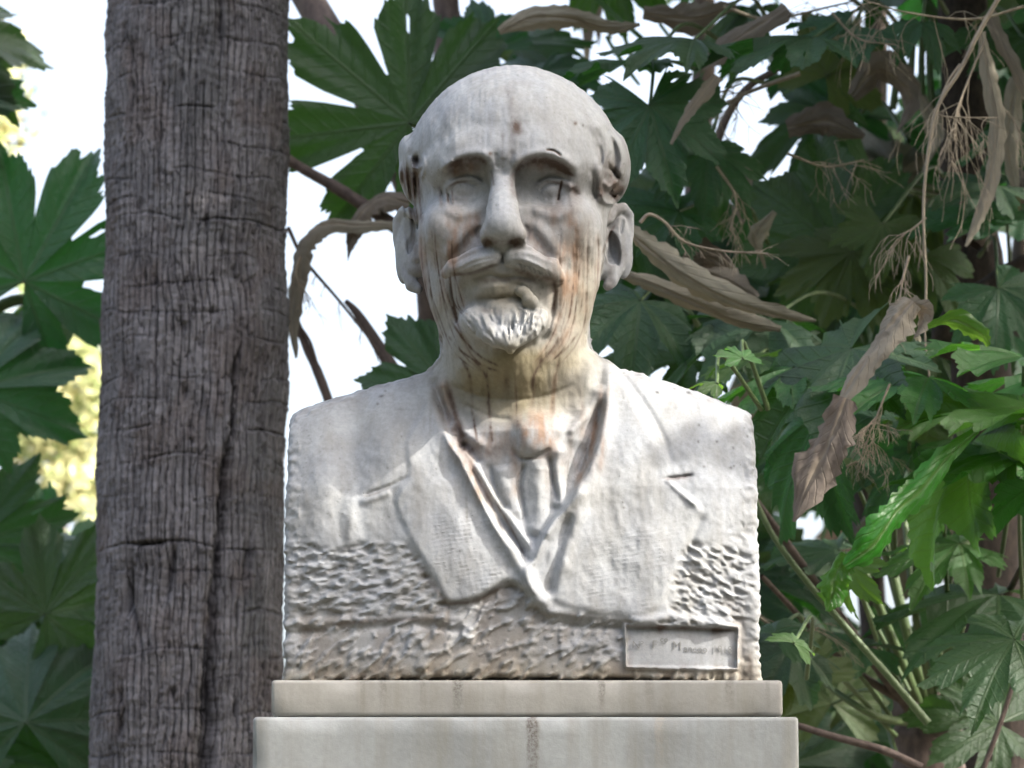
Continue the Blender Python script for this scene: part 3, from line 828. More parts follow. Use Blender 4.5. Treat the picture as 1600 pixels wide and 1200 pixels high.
hl(8, inpoly([(712, 474), (750, 486), (800, 490), (840, 476), (862, 470), (862, 505), (835, 542), (800, 562), (780, 560), (745, 540), (718, 505)]) & (Wp > 110))
hl(9, (vpx < 656 + (vpy > 420) * 6) & (vpy > 318) & (vpy < 470) & (Wp < 24))
hl(10, (vpx > 944) & (vpy > 308) & (vpy < 462) & (Wp < 24))
hl(11, inpoly([(684, 264), (710, 242), (744, 234), (768, 246), (764, 258), (740, 250), (706, 262), (690, 272)]) & (Wp > 60))
hl(12, inpoly([(800, 264), (816, 242), (850, 232), (882, 242), (904, 268), (898, 276), (876, 258), (848, 250), (820, 256)]) & (Wp > 60))
hl(13, inpoly([(697, 298), (712, 282), (738, 280), (760, 297), (742, 312), (712, 312)]) & (Wp > 60))
hl(14, inpoly([(834, 298), (850, 283), (876, 283), (900, 299), (884, 313), (850, 316)]) & (Wp > 60))

bust = empty('marble_bust', (0.0, 0.0, ZREF))
tag(bust, 'weathered white marble bust of a bald man with moustache and goatee, standing on the pedestal', 'bust')
# smooth normals of the whole carving, shared across the cuts between parts
v0, v1, v2, v3 = (WV[Q[:, i]] for i in range(4))
fn = np.cross(v2 - v0, v3 - v1)
VN = np.zeros_like(WV)
for i in range(4):
    for a in range(3): VN[:, a] += np.bincount(Q[:, i], fn[:, a], len(WV))
VN /= np.linalg.norm(VN, axis=1)[:, None] + 1e-12
if (VN * (WV - WV.mean(0))).sum() < 0: print('WARNING normals inward')
fl = np.sort(lab[Q], 1)[:, 1]
parts = {}
for i, nm in enumerate(names):
    m = fl == i
    if not m.any(): continue
    q = Q[m]; u, inv = np.unique(q, return_inverse=True)
    me = mesh_np(nm, WV[u], inv.reshape(q.shape))
    me.materials.append(MARBLE)
    set_color(me, col[u])
    me.normals_split_custom_set_from_vertices(VN[u].astype(np.float32))
    par = bust if i <= 5 else parts[5]
    o = bpy.data.objects.new(nm, me); C.objects.link(o); o.parent = par
    o.matrix_parent_inverse = PINV[bust.name]
    if i > 5: o.matrix_parent_inverse = Matrix()
    parts[i] = o
print('bust verts', len(PV))

# the inscription cut into the panel
INK, nti, bsi = newmat('inscription_paint'); bsi.inputs['Base Color'].default_value = (0.20, 0.20, 0.195, 1); bsi.inputs['Roughness'].default_value = 0.8
pq = (sample(sdP, vpx, vpy) < -7) & (PV[:, 1] > 90)
PLC, *_ = np.linalg.lstsq(np.stack([PV[pq, 0], PV[pq, 2], np.ones(pq.sum())], 1), PV[pq, 1], rcond=None)
def lettering(txt, px, py, size, W=134.5, ang=0):
    X0, _, Z0 = A(px, py, W)
    W = float(PLC @ np.array([X0, Z0, 1.0])) + 2.0
    cu = bpy.data.curves.new('lettering', 'FONT'); cu.body = txt; cu.size = size * U; cu.extrude = 0.0002; cu.offset = -0.00012 * size / 20
    cu.materials.append(INK)
    tmp = bpy.data.objects.new('lettering_source', cu); C.objects.link(tmp)
    bpy.context.view_layer.update()
    me = bpy.data.meshes.new_from_object(tmp.evaluated_get(bpy.context.evaluated_depsgraph_get()))
    bpy.data.objects.remove(tmp)
    if not me.materials: me.materials.append(INK)
    o = bpy.data.objects.new('lettering', me); C.objects.link(o)
    o.parent = parts[4]
    o.location = Vector(at(px, py, -W * U))
    o.rotation_euler = (math.pi / 2, math.radians(ang), -math.atan(PLC[0]))
    return o
WPAN = float(np.median(PV[(lab == 4) & (sample(sdP, vpx, vpy) < -8), 1]))
for args in (('N', 987, 1013, 17), ('o', 1000, 1006, 10), ('F', 1018, 1013, 18), ('co', 1031, 1003, 13), ('_', 1033, 1004, 13), ('M', 1050, 1015, 19), ('ancoo', 1068, 1018, 15), ('1918', 1113, 1019, 15.5)):
    lettering(*args, W=WPAN + 0.6, ang=1.5)

# ================================================================== PEDESTAL
def slab_mesh(name, x0, x1, y0, y1, z0, z1, r=0.004, n=3, dz=0.02, chip=0.0012, seed=1):
    """a stone block with rounded, slightly chipped edges, finely divided"""
    me = bpy.data.meshes.new(name)
    import bmesh
    bm = bmesh.new()
    bmesh.ops.create_cube(bm, size=1)
    for v in bm.verts:
        v.co = Vector((x0 if v.co.x < 0 else x1, y0 if v.co.y < 0 else y1, z0 if v.co.z < 0 else z1))
    bmesh.ops.bevel(bm, geom=bm.edges[:], offset=r, segments=n, profile=0.6, affect='EDGES')
    for ax, (a, b) in enumerate(((x0, x1), (y0, y1), (z0, z1))):
        k = int((b - a) / dz)
        for i in range(1, k):
            p = [0, 0, 0]; p[ax] = a + (b - a) * i / k; nrm = [0, 0, 0]; nrm[ax] = 1
            bmesh.ops.bisect_plane(bm, geom=bm.verts[:] + bm.edges[:] + bm.faces[:], plane_co=p, plane_no=nrm)
    bm.normal_update()
    for v in bm.verts:
        e = sum([abs(v.normal.x) > 0.2, abs(v.normal.y) > 0.2, abs(v.normal.z) > 0.2])
        if e >= 2:
            h = float(vnoise3(np.array([v.co.x * 60 + seed]), np.array([v.co.y * 60]), np.array([v.co.z * 60]), seed)[0])
            h = max(0, h - 0.55) / 0.45
            v.co -= v.normal * chip * 2.2 * h
    for f in bm.faces: f.smooth = True
    bm.to_mesh(me); bm.free()
    return me
def stone_mat(name, tint, drips, seed):
    m, nt, bs = newmat(name)
    co = objco(nt)
    a = noise(nt, co, 180, 6, 0.7); b = noise(nt, co, 9, 5, 0.6)
    k = mix(nt, tuple(c * 0.72 for c in tint), tint, ramp(nt, b, [(0.35, 0.0), (0.6, 1.0)]))
    k = mix(nt, k, ramp(nt, a, [(0.3, 0.88), (0.6, 1.04)]), 0.7, 'MULTIPLY')
    v = noise(nt, mapping(nt, co, (1, 1, 0.08)), 55, 4, 0.6)          # rain runs
    k = mix(nt, k, (0.19, 0.175, 0.135), mathn(nt, 'MULTIPLY', ramp(nt, v, [(0.45, 0.0), (0.7, 1.0)]), 0.45))
    sep = nt.nodes.new('ShaderNodeSeparateXYZ'); L(nt, co, sep.inputs[0])
    for (x, z0, z1, w, c, amt) in drips:
        wob = mathn(nt, 'MULTIPLY', mathn(nt, 'SUBTRACT', noise(nt, co, 120, 4), 0.5), w * 1.6)
        d = mathn(nt, 'ABSOLUTE', mathn(nt, 'ADD', mathn(nt, 'SUBTRACT', sep.outputs[0], x), wob))
        fx = ramp(nt, mathn(nt, 'DIVIDE', d, w * 2), [(0.3, 1.0), (0.6, 0.0)])
        mr = nt.nodes.new('ShaderNodeMapRange'); L(nt, sep.outputs[2], mr.inputs[0])
        mr.inputs[1].default_value = z1; mr.inputs[2].default_value = z0; mr.inputs[3].default_value = 1; mr.inputs[4].default_value = 0
        q = mathn(nt, 'MULTIPLY', mathn(nt, 'MULTIPLY', fx, mr.outputs[0]), ramp(nt, noise(nt, co, 330, 5, 0.8), [(0.42, 0.25), (0.6, 1.0)]))
        k = mix(nt, k, c, mathn(nt, 'MULTIPLY', q, amt))
    L(nt, k, bs.inputs['Base Color'])
    bs.inputs['Roughness'].default_value = 0.5
    bump(nt, mathn(nt, 'ADD', a, mathn(nt, 'MULTIPLY', noise(nt, co, 28, 3), 0.8)), bs, 0.25, 0.0012)
    return m
def px_x(px, py, W): return float(at(px, py, -W * U)[0])
W1, W2 = 176, 206
zu1 = float(at(820, 1068, -W1 * U)[2]); zu0 = float(at(820, 1118, -W1 * U)[2])
xa0, xa1 = px_x(424, 1090, W1), px_x(1223, 1090, W1)
xb0, xb1 = px_x(395, 1150, W2), px_x(1248, 1150, W2)
zl1 = zu0 - 0.0028
GRIME = (0.07, 0.058, 0.045)
dr = []
for p, w, a in ((715, 4, 0.9), (598, 3, 0.5), (566, 2, 0.35), (940, 3, 0.7), (1015, 4, 0.35), (1140, 4, 0.5), (660, 2.5, 0.35), (1200, 2, 0.3)):
    dr.append((px_x(p, 1090, W1), zu0 - 0.004, zu1, w * U * 1.8, GRIME, a))
mt1 = stone_mat('grey_marble_slab', (0.315, 0.305, 0.275), dr, 1)
dr2 = [(px_x(832, 1160, W2), zl1 - 0.10, zl1, 9 * U, (0.08, 0.06, 0.045), 1.0), (px_x(1030, 1160, W2), zl1 - 0.06, zl1, 7 * U, (0.30, 0.26, 0.2), 0.5)]
mt2 = stone_mat('pale_marble_block', (0.31, 0.325, 0.32), dr2, 2)
ped = empty('stone_pedestal', ((xb0 + xb1) / 2, 0.0, 0.0))
tag(ped, 'pale grey marble pedestal of stacked slabs under the bust', 'pedestal')
me = slab_mesh('plinth_slab', xa0, xa1, -W1 * U, 0.19 * 0 + 0.105, zu0, ZREF - 0.0006, 0.0035, 3, 0.012, 0.002, 1)
link('plinth_slab', me, ped, mt1)
me = slab_mesh('cap_block', xb0, xb1, -W2 * U, 0.125, zl1 - 0.30, zl1, 0.004, 3, 0.016, 0.0024, 2)
link('cap_block', me, ped, mt2)
me = slab_mesh('shaft', xb0 + 0.03, xb1 - 0.03, -W2 * U + 0.03, 0.095, 0.22, zl1 - 0.301, 0.006, 2, 0.08, 0.001, 3)
link('shaft', me, ped, mt2)
me = slab_mesh('base_block', xb0 - 0.06, xb1 + 0.06, -W2 * U - 0.06, 0.185, 0.0, 0.219, 0.008, 2, 0.08, 0.001, 4)
link('base_block', me, ped, mt1)
# grime in the joint between slab and block
JOINT, ntj, bsj = newmat('joint_mortar'); bsj.inputs['Base Color'].default_value = (0.06, 0.055, 0.045, 1); bsj.inputs['Roughness'].default_value = 0.95
me = slab_mesh('mortar_joint', xa0 + 0.006, xa1 - 0.006, -W1 * U + 0.006, 0.10, zl1 - 0.0005, zu0 + 0.0005, 0.0004, 1, 0.05, 0, 5)
link('mortar_joint', me, ped, JOINT)

# ================================================================== PALM TRUNK
PY_ = 1.30
def palm():
    S_ = U * (3.6 + PY_) / 3.6
    R0 = 143 * S_
    th = np.concatenate([np.linspace(-math.pi, -1.75, 14, endpoint=False), np.linspace(-1.75, 1.75, 380), np.linspace(1.75, math.pi, 14, endpoint=False)[1:]])
    ztop = at(300, -30, PY_)[2]; zbot = at(300, 1230, PY_)[2]
    z = np.concatenate([np.linspace(0, zbot, 30, endpoint=False), np.linspace(zbot, ztop, 860), np.linspace(ztop, 4.6, 16)[1:]])
    T, Z = np.meshgrid(th, z)
    s = T * 143.0                                      # arc length, photo pixels
    p = 600 - (Z - at(300, 600, PY_)[2]) / (at(300, 0, PY_)[2] - at(300, 600, PY_)[2]) * 600
    D = np.zeros_like(s)
    warp = (fbm2(s / 60, p / 140, 1, 3) - 0.5) * 14
    u = (s + warp) / 11.5
    cell = np.floor(u + (fbm2(s / 300, p / 90, 4, 2) - 0.5) * 1.2)
    fr = np.abs((u + (fbm2(s / 300, p / 90, 4, 2) - 0.5) * 1.2) % 1 - 0.5) * 2
    seg = vnoise2(cell * 3.7, p / 55 + cell * 9.1, 8)
    fis = sstep(fr, 0.70, 0.97) * sstep(seg, 0.12, 0.42)
    D -= fis * 4.0
    fis2 = sstep(1 - np.abs(fbm2(s / 9, p / 70, 12, 3) * 2 - 1), 0.90, 0.99)
    D -= fis2 * 2.6
    # leaf-scar rings
    ring = np.zeros_like(s)
    rr = np.random.default_rng(5)
    for y0 in (40, 95, 150, 205, 262, 305, 340, 372, 430, 470, 512, 555, 610, 648, 690, 735, 790, 868, 905, 960, 1020, 1060, 1110, 1170):
        y = y0 + 9 * np.cos(T) * 1.0 - 9 + (fbm2(s / 90, p * 0 + y0, 7, 3) - 0.5) * 26
        d = p - y
        k = sstep(fbm2(s / 70, p * 0 + y0 * 1.7, 17, 2), 0.35, 0.6)
        amp = 4.5 if y0 in (205, 372, 868, 690, 735) else 2.4
        D -= amp * np.exp(-(d / 2.2) ** 2) * k
        D += amp * 0.7 * np.exp(-np.clip(d, 0, None) / 12) * (d > 0) * k
        ring += np.exp(-(d / 2.5) ** 2) * k * 0.7
    fine = np.sin((p + (fbm2(s / 50, p / 60, 91, 3) - 0.5) * 40) / 2.6) * sstep(fbm2(s / 40, p / 30, 93, 2), 0.4, 0.6)
    D += fine * 0.5
    # swellings and soft dents
    D += (fbm2(s / 70, p / 120, 22, 3) - 0.5) * 16 + (fbm2(s / 14, p / 10, 26, 3) - 0.5) * 3.5 + (vnoise2(s / 3.5, p / 5, 33) - 0.5) * 1.8
    dark = np.zeros_like(s)
    def sx(px_): return math.asin(max(-1, min(1, (px_ - 302) / 143.0))) * 143.0
    def scar(px_, py_, rx, ry, dep, ang=0.0):
        nonlocal D, dark
        a = s - sx(px_) - (p - py_) * ang; b = p - py_
        k = np.exp(-(np.abs(a / rx) ** 2.0 + np.abs(b / ry) ** 2.2))
        D -= dep * k; dark = np.maximum(dark, k * 0.8)
    for q in ((347, 75, 6, 34, 15), (287, 88, 3, 6, 6), (290, 160, 4, 8, 7), (322, 100, 3, 8, 6), (205, 110, 5, 22, 8), (205, 160, 4, 10, 7), (218, 940, 9, 24, 20, -0.1), (222, 905, 5, 26, 14, -0.1), (284, 910, 8, 32, 18, -0.15),
              (290, 880, 4, 22, 10, -0.2), (400, 890, 6, 30, 13, -0.15), (380, 920, 4, 10, 7), (250, 862, 24, 4, 12), (355, 405, 4, 8, 8), (330, 380, 4, 8, 7), (250, 465, 4, 10, 8), (232, 457, 3, 6, 6), (342, 515, 5, 8, 8), (298, 540, 5, 8, 8),
              (302, 472, 3, 6, 5), (214, 1080, 5, 12, 10), (214, 1125, 6, 14, 9), (292, 1080, 4, 8, 8), (387, 1100, 4, 14, 9), (425, 1040, 4, 10, 8), (302, 635, 5, 7, 7), (300, 640, 3, 10, 7), (265, 715, 3, 6, 5), (340, 1090, 9, 40, 10), (345, 20, 3, 14, 6), (375, 20, 3, 6, 6), (230, 970, 5, 40, 9, 0.3)):
        scar(*q)
    # the long split on the right
    cx = np.interp(p, [-40, 520, 560, 600, 700, 735, 760, 860, 900, 940, 1000, 1060, 1120, 1200, 1300], [388, 388, 384, 374, 370, 362, 360, 356, 352, 346, 345, 340, 338, 333, 330])
    wd = np.interp(p, [-40, 540, 590, 700, 745, 800, 900, 960, 1040, 1120, 1300], [0.1, 0.2, 3, 4, 8, 8, 8, 9, 10, 14, 16])
    cs = np.arcsin(np.clip((cx - 302) / 143.0, -1, 1)) * 143.0 + (fbm2(p / 14, s * 0, 61, 3) - 0.5) * 8
    a = s - cs
    k = np.exp(-np.abs((a - wd * 0.5) / (wd + 0.5)) ** 2.4) * sstep(p, 540, 600)
    D -= 26 * k
    D += 7 * np.exp(-np.clip(-a, 0, None) / 26) * (a < 0) * sstep(p, 560, 720)
    D -= 9 * sstep(a, 0, 18) * np.exp(-np.clip(a, 0, None) / 70) * sstep(p, 560, 720)
    dark = np.maximum(dark, k)
    k2 = np.exp(-np.abs((a + 10 - wd) / 2.0) ** 2) * sstep(p, 960, 1000) * (1 - sstep(p, 1100, 1140))
    D += 14 * k2
    Rr = R0 * (1 + np.interp(p, [-50, 200, 420, 500, 700, 1100, 1300], [0.0, 0.004, 0.0, 0.015, 0.01, 0.02, 0.025])) + D * S_
    cxw = at(302, 600, PY_)[0] + np.interp(p, [-50, 600, 1200], [0.0, 0, -3]) * S_
    X = cxw + Rr * np.sin(T); Y = PY_ - Rr * np.cos(T)
    V = np.stack([X, Y, Z], -1).reshape(-1, 3)
    n = len(th); m = len(z)
    i = np.arange(m - 1)[:, None] * n; j = np.arange(n); jn = (j + 1) % n
    Fq = np.stack([i + j, i + jn, i + n + jn, i + n + j], -1).reshape(-1, 4)
    me = mesh_np('trunk', V, Fq)
    tone = fbm2(s / 40, p / 30, 71, 4); streak = fbm2(s / 6, p / 60, 73, 3)
    base = np.array([0.185, 0.175, 0.186])
    c = base[None, None] * (0.62 + 0.75 * tone[..., None]) * (0.8 + 0.4 * streak[..., None])
    gr = sstep(fbm2(s / 120, p / 160, 75, 3), 0.5, 0.68)[..., None] * 0.35
    c = c * (1 - gr) + np.array([0.08, 0.09, 0.095]) * gr
    br = sstep(fbm2(s / 50, p / 70, 79, 3), 0.52, 0.7)[..., None] * 0.4
    c = c * (1 - br) + np.array([0.13, 0.10, 0.09]) * br
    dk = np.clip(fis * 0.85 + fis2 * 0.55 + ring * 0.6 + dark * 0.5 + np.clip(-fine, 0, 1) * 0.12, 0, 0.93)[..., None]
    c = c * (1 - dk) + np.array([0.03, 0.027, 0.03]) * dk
    set_color(me, c.reshape(-1, 3))
    m_, nt, bs = newmat('palm_bark')
    co = objco(nt)
    at_ = N(nt, 'ShaderNodeVertexColor', layer_name='Col').outputs[0]
    f1 = noise(nt, mapping(nt, co, (1, 1, 0.12)), 230, 5, 0.7); f2 = noise(nt, co, 420, 4, 0.7)
    k = mix(nt, at_, ramp(nt, f1, [(0.35, 0.55), (0.6, 1.15)]), 0.8, 'MULTIPLY')
    k = mix(nt, k, ramp(nt, f2, [(0.3, 0.7), (0.7, 1.2)]), 0.6, 'MULTIPLY')
    L(nt, k, bs.inputs['Base Color']); bs.inputs['Roughness'].default_value = 0.9; bs.inputs['Specular IOR Level'].default_value = 0.2
    bump(nt, mathn(nt, 'ADD', f1, mathn(nt, 'MULTIPLY', f2, 0.6)), bs, 0.7, 0.003)
    t = empty('palm_tree', (float(at(302, 600, PY_)[0]), PY_, 0))
    tag(t, 'thick grey-brown palm trunk with fissured bark and a long split, beside the bust', 'palm tree')
    link('trunk', me, t, m_)
    return t
palm()

# ================================================================== LEAVES
def leaf_mat(name, top, vein, trans, rough=0.42, tw=0.35, spec=0.5, sat=1.25):
    m, nt, bs = newmat(name)
    lf = N(nt, 'ShaderNodeVertexColor', layer_name='Leaf'); sp = nt.nodes.new('ShaderNodeSeparateColor'); L(nt, lf.outputs[0], sp.inputs[0])
    oi = nt.nodes.new('ShaderNodeObjectInfo')
    tc = nt.nodes.new('ShaderNodeTexCoord').outputs['Object']
    geo = nt.nodes.new('ShaderNodeNewGeometry')
    a = noise(nt, tc, 4.0, 4, 0.6); b = noise(nt, tc, 22.0, 4, 0.65)
    s_ = mathn(nt, 'MULTIPLY', mathn(nt, 'SUBTRACT', sp.outputs[2], mathn(nt, 'MULTIPLY', sp.outputs[1], 1.1)), 10.0)
    w = mathn(nt, 'ABSOLUTE', mathn(nt, 'SUBTRACT', mathn(nt, 'FRACT', s_), 0.5))
    side = ramp(nt, w, [(0.0, 1.0), (0.10, 0.0)])
    vn = mathn(nt, 'MAXIMUM', sp.outputs[0], mathn(nt, 'MULTIPLY', side, 0.35))
    hs = nt.nodes.new('ShaderNodeHueSaturation')
    L(nt, mathn(nt, 'ADD', mathn(nt, 'MULTIPLY', oi.outputs['Random'], 0.05), 0.49), hs.inputs['Hue'])
    L(nt, mathn(nt, 'ADD', mathn(nt, 'MULTIPLY', oi.outputs['Random'], 0.7), 0.7), hs.inputs['Value'])
    hs.inputs['Saturation'].default_value = sat
    k = mix(nt, top, tuple(c * 0.6 for c in top), ramp(nt, a, [(0.35, 0.0), (0.65, 1.0)]))
    k = mix(nt, k, ramp(nt, b, [(0.3, 0.75), (0.7, 1.2)]), 0.7, 'MULTIPLY')
    L(nt, k, hs.inputs['Color'])
    k = mix(nt, hs.outputs[0], vein, mathn(nt, 'MULTIPLY', vn, 0.75))
    blot = ramp(nt, noise(nt, tc, 9.0, 5, 0.7), [(0.66, 0.0), (0.72, 1.0)])
    k = mix(nt, k, (0.10, 0.07, 0.03), mathn(nt, 'MULTIPLY', blot, 0.5))
    under = mix(nt, k, (0.13, 0.16, 0.11), 0.35)
    k2 = mix(nt, k, under, geo.outputs['Backfacing'])
    L(nt, k2, bs.inputs['Base Color'])
    bs.inputs['Roughness'].default_value = rough
    bs.inputs['Specular IOR Level'].default_value = spec
    bump(nt, mathn(nt, 'ADD', mathn(nt, 'MULTIPLY', vn, -0.7), mathn(nt, 'MULTIPLY', b, 0.5)), bs, 0.5, 0.012)
    tr = nt.nodes.new('ShaderNodeBsdfTranslucent')
    tcx = mix(nt, trans, tuple(c * 0.45 for c in trans), mathn(nt, 'MULTIPLY', vn, 0.8))
    hs2 = nt.nodes.new('ShaderNodeHueSaturation'); L(nt, tcx, hs2.inputs['Color'])
    L(nt, mathn(nt, 'ADD', mathn(nt, 'MULTIPLY', oi.outputs['Random'], 0.04), 0.48), hs2.inputs['Hue'])
    L(nt, hs2.outputs[0], tr.inputs['Color'])
    mx = nt.nodes.new('ShaderNodeMixShader'); mx.inputs[0].default_value = tw
    L(nt, bs.outputs[0], mx.inputs[1]); L(nt, tr.outputs[0], mx.inputs[2])
    L(nt, mx.outputs[0], nt.nodes['Material Output'].inputs['Surface'])
    return m
LEAFM = leaf_mat('green_leaf', (0.011, 0.040, 0.024), (0.06, 0.11, 0.04), (0.07, 0.27, 0.025), 0.40, 0.26, 0.3, 1.9)
LEAFB = leaf_mat('young_sunlit_leaf', (0.045, 0.12, 0.03), (0.14, 0.22, 0.07), (0.15, 0.38, 0.035), 0.38, 0.42, 0.45)  # young green, with the brightness of sunlit blades put into the colour
LEAFY = leaf_mat('olive_leaf', (0.05, 0.085, 0.028), (0.14, 0.17, 0.06), (0.18, 0.28, 0.04), 0.5, 0.3, 0.35)
DRYM = leaf_mat('dry_leaf', (0.27, 0.22, 0.17), (0.36, 0.30, 0.23), (0.26, 0.19, 0.13), 0.75, 0.2, 0.2, 0.75)

def leaf_mesh(seed, nl=7, spacing=40.0, sinus=0.42, fold=0.12, droop=0.25, wav=0.04):
    g = np.random.default_rng(seed)
    tt = sorted(set([0.0] + [s * v for s in (-1, 1) for v in (0.022, 0.06, 0.12, 0.18, 0.24, 0.28, 0.33, 0.38, 0.43, 0.47, 0.52, 0.57, 0.62, 0.67, 0.72, 0.77, 0.82, 0.87, 0.92, 0.96)] + [1.0]))
    rings = [0.0, 0.05, 0.14, 0.27, 0.40, 0.52, 0.64, 0.76, 0.88, 1.0]
    half = math.radians(spacing) / 2
    PH, RR, TT, LI = [], [], [], []
    for i in range(nl):
        o = i - (nl - 1) / 2
        Li = 1.0 - 0.055 * abs(o) ** 1.7 + g.uniform(-0.07, 0.07)
        ph0 = o * 2 * half + g.uniform(-0.04, 0.04)
        tip = g.uniform(-0.10, 0.10); sub = g.uniform(0.80, 0.92, 2); p2 = g.uniform(0.40, 0.52, 2)
        for t in tt[:-1] if i < nl - 1 else tt:
            sgn = 0 if t < 0 else 1; q = abs(t)
            xs_ = [0, 0.08, 0.22, p2[sgn] - 0.10, p2[sgn], p2[sgn] + 0.12, 0.72, 0.80, 0.93, 1.0]
            ys_ = [1.0, 0.955, 0.885, sub[sgn] + 0.005, sub[sgn] + 0.03, sub[sgn] - 0.07, 0.76, 0.73, sinus + 0.10, sinus]
            r = np.interp(q, xs_, ys_)
            if 0.05 < q < 0.9: r += g.uniform(-0.028, 0.030)
            PH.append(ph0 + t * half * (1.0)); RR.append(r * Li if q < 0.9 else r * (1 - 0.03 * abs(o))); TT.append(t); LI.append(i)
    PH = np.array(PH); RR = np.array(RR); TT = np.array(TT)
    n = len(PH); V = []; col = []
    dro = g.uniform(0.6, 1.4, nl); twi = g.uniform(-0.12, 0.12, nl)
    li = np.array(LI)
    for k, q in enumerate(rings):
        r = RR * q
        x = np.sin(PH) * r; y = np.cos(PH) * r
        xx = np.abs(TT) * half * r
        z = fold * r * (np.abs(TT) - 0.45) * (1 - 0.2 * r) - droop * dro[li] * r ** 2.1 + TT * r * twi[li] * 0.8
        z = z + 0.05 * np.sin(PH * 21 + seed * 2.3) * r ** 3 + 0.03 * np.sin(PH * 37 + seed) * r ** 4 + wav * (fbm2(x * 3 + seed, y * 3, seed, 2) - 0.5) * 2 * r + wav * 0.8 * np.sin(PH * 9 + seed) * r ** 2
        V.append(np.stack([x, y, z], 1))
        vein = np.exp(-(xx / (0.009 * (1.15 - 0.75 * q))) ** 2)
        col.append(np.stack([vein, xx, r], 1))
    V = np.vstack(V); col = np.vstack(col)
    F_ = []
    for k in range(len(rings) - 1):
        a = k * n + np.arange(n - 1)
        F_.append(np.stack([a, a + 1, a + n + 1, a + n], 1)[:, ::-1])
    F_ = np.vstack(F_)
    cx_ = V[F_[:, 0]]; rad_ = np.hypot(cx_[:, 0], cx_[:, 1])
    ok_ = np.nonzero((rad_ > 0.35) & (rad_ < 0.85))[0]
    kill = set(g.choice(ok_, g.integers(0, 5), replace=False).tolist()); kill |= {k + 1 for k in kill}
    F_ = F_[[k for k in range(len(F_)) if k not in kill]]
    me = mesh_np('leaf', V, F_)
    set_color(me, col.astype(np.float32), 'Leaf')
    return me
LV = [leaf_mesh(s, *a) for s, a in enumerate([(7, 43, 0.36, 0.14, 0.22, 0.05), (7, 41, 0.52, 0.12, 0.35, 0.06), (7, 40, 0.50, 0.16, 0.45, 0.05), (7, 45, 0.42, 0.10, 0.15, 0.07), (5, 50, 0.50, 0.18, 0.5, 0.06), (7, 42, 0.60, 0.12, 0.3, 0.05), (7, 42, 0.62, 0.2, 0.6, 0.05), (5, 54, 0.45, 0.12, 0.2, 0.08)])]
LVX = [leaf_mesh(50 + s, *a) for s, a in enumerate([(7, 42, 0.46, 0.2, 0.7, 0.14), (7, 40, 0.38, 0.26, 0.9, 0.12), (5, 48, 0.5, 0.1, 0.05, 0.16), (7, 44, 0.44, 0.3, 0.5, 0.10)])]
LV = LV + LVX
LVY = []
for me in LV:
    k = me.copy(); k.materials.append(LEAFY); LVY.append(k)
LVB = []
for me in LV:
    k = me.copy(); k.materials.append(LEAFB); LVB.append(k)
LVD = []
for s in (31, 32, 33):
    k = leaf_mesh(s, 5, 46, 0.35, 0.35, 1.3, 0.22); k.materials.append(DRYM); LVD.append(k)
LV.append(leaf_mesh(71, 7, 46, 0.27, 0.12, 0.12, 0.05))
for me in LV: me.materials.append(LEAFM)

def tube_mesh(name, pts, radii, sides=7, flat=1.0):
    P = [Vector(p) for p in pts]
    V = []; F_ = []
    up = Vector((0, -1, 0))
    for i, p in enumerate(P):
        d = (P[min(i + 1, len(P) - 1)] - P[max(i - 1, 0)]).normalized()
        a = d.cross(up)
        if a.length < 1e-4: a = d.cross(Vector((1, 0, 0)))
        a.normalize(); b = d.cross(a).normalized()
        for k in range(sides):
            t = 2 * math.pi * k / sides
            V.append(p + (a * math.cos(t) + b * math.sin(t) * flat) * radii[i])
    for i in range(len(P) - 1):
        for k in range(sides):
            kn = (k + 1) % sides
            F_.append((i * sides + k, i * sides + kn, (i + 1) * sides + kn, (i + 1) * sides + k))
    return V, F_
def bez(pts, n=6):
    P = [Vector(p) for p in pts]
    if len(P) < 3: return P
    Q_ = [2 * P[0] - P[1]] + P + [2 * P[-1] - P[-2]]
    o = []
    for i in range(1, len(Q_) - 2):
        for k in range(n):
            t = k / n
            o.append(0.5 * ((2 * Q_[i]) + (Q_[i + 1] - Q_[i - 1]) * t + (2 * Q_[i - 1] - 5 * Q_[i] + 4 * Q_[i + 1] - Q_[i + 2]) * t * t + (-Q_[i - 1] + 3 * Q_[i] - 3 * Q_[i + 1] + Q_[i + 2]) * t ** 3))
    o.append(P[-1])
    return o
def stem_mat(name, c1, c2, rough=0.7, sc_=60):
    m, nt, bs = newmat(name); co = objco(nt)
    a = noise(nt, mapping(nt, co, (1, 1, 0.4)), sc_, 5, 0.7)
    L(nt, mix(nt, c1, c2, ramp(nt, a, [(0.35, 0.0), (0.65, 1.0)])), bs.inputs['Base Color']); bs.inputs['Roughness'].default_value = rough
    bump(nt, a, bs, 0.5, 0.004)
    return m
GREENSTEM = stem_mat('green_petiole', (0.07, 0.11, 0.04), (0.12, 0.17, 0.07), 0.5)
DRYSTEM = stem_mat('dry_stem', (0.20, 0.16, 0.12), (0.36, 0.30, 0.22))
DARKSTEM = stem_mat('dark_fibrous_stem', (0.022, 0.018, 0.016), (0.075, 0.055, 0.045), 0.95, 120)
BROWNSTEM = stem_mat('brown_stem', (0.07, 0.05, 0.045), (0.15, 0.11, 0.095), 0.8, 90)
def vq(v): return np.array([tuple(x) for x in v], np.float32)
YO = [0.0]                                         # depth offset of the plant being built
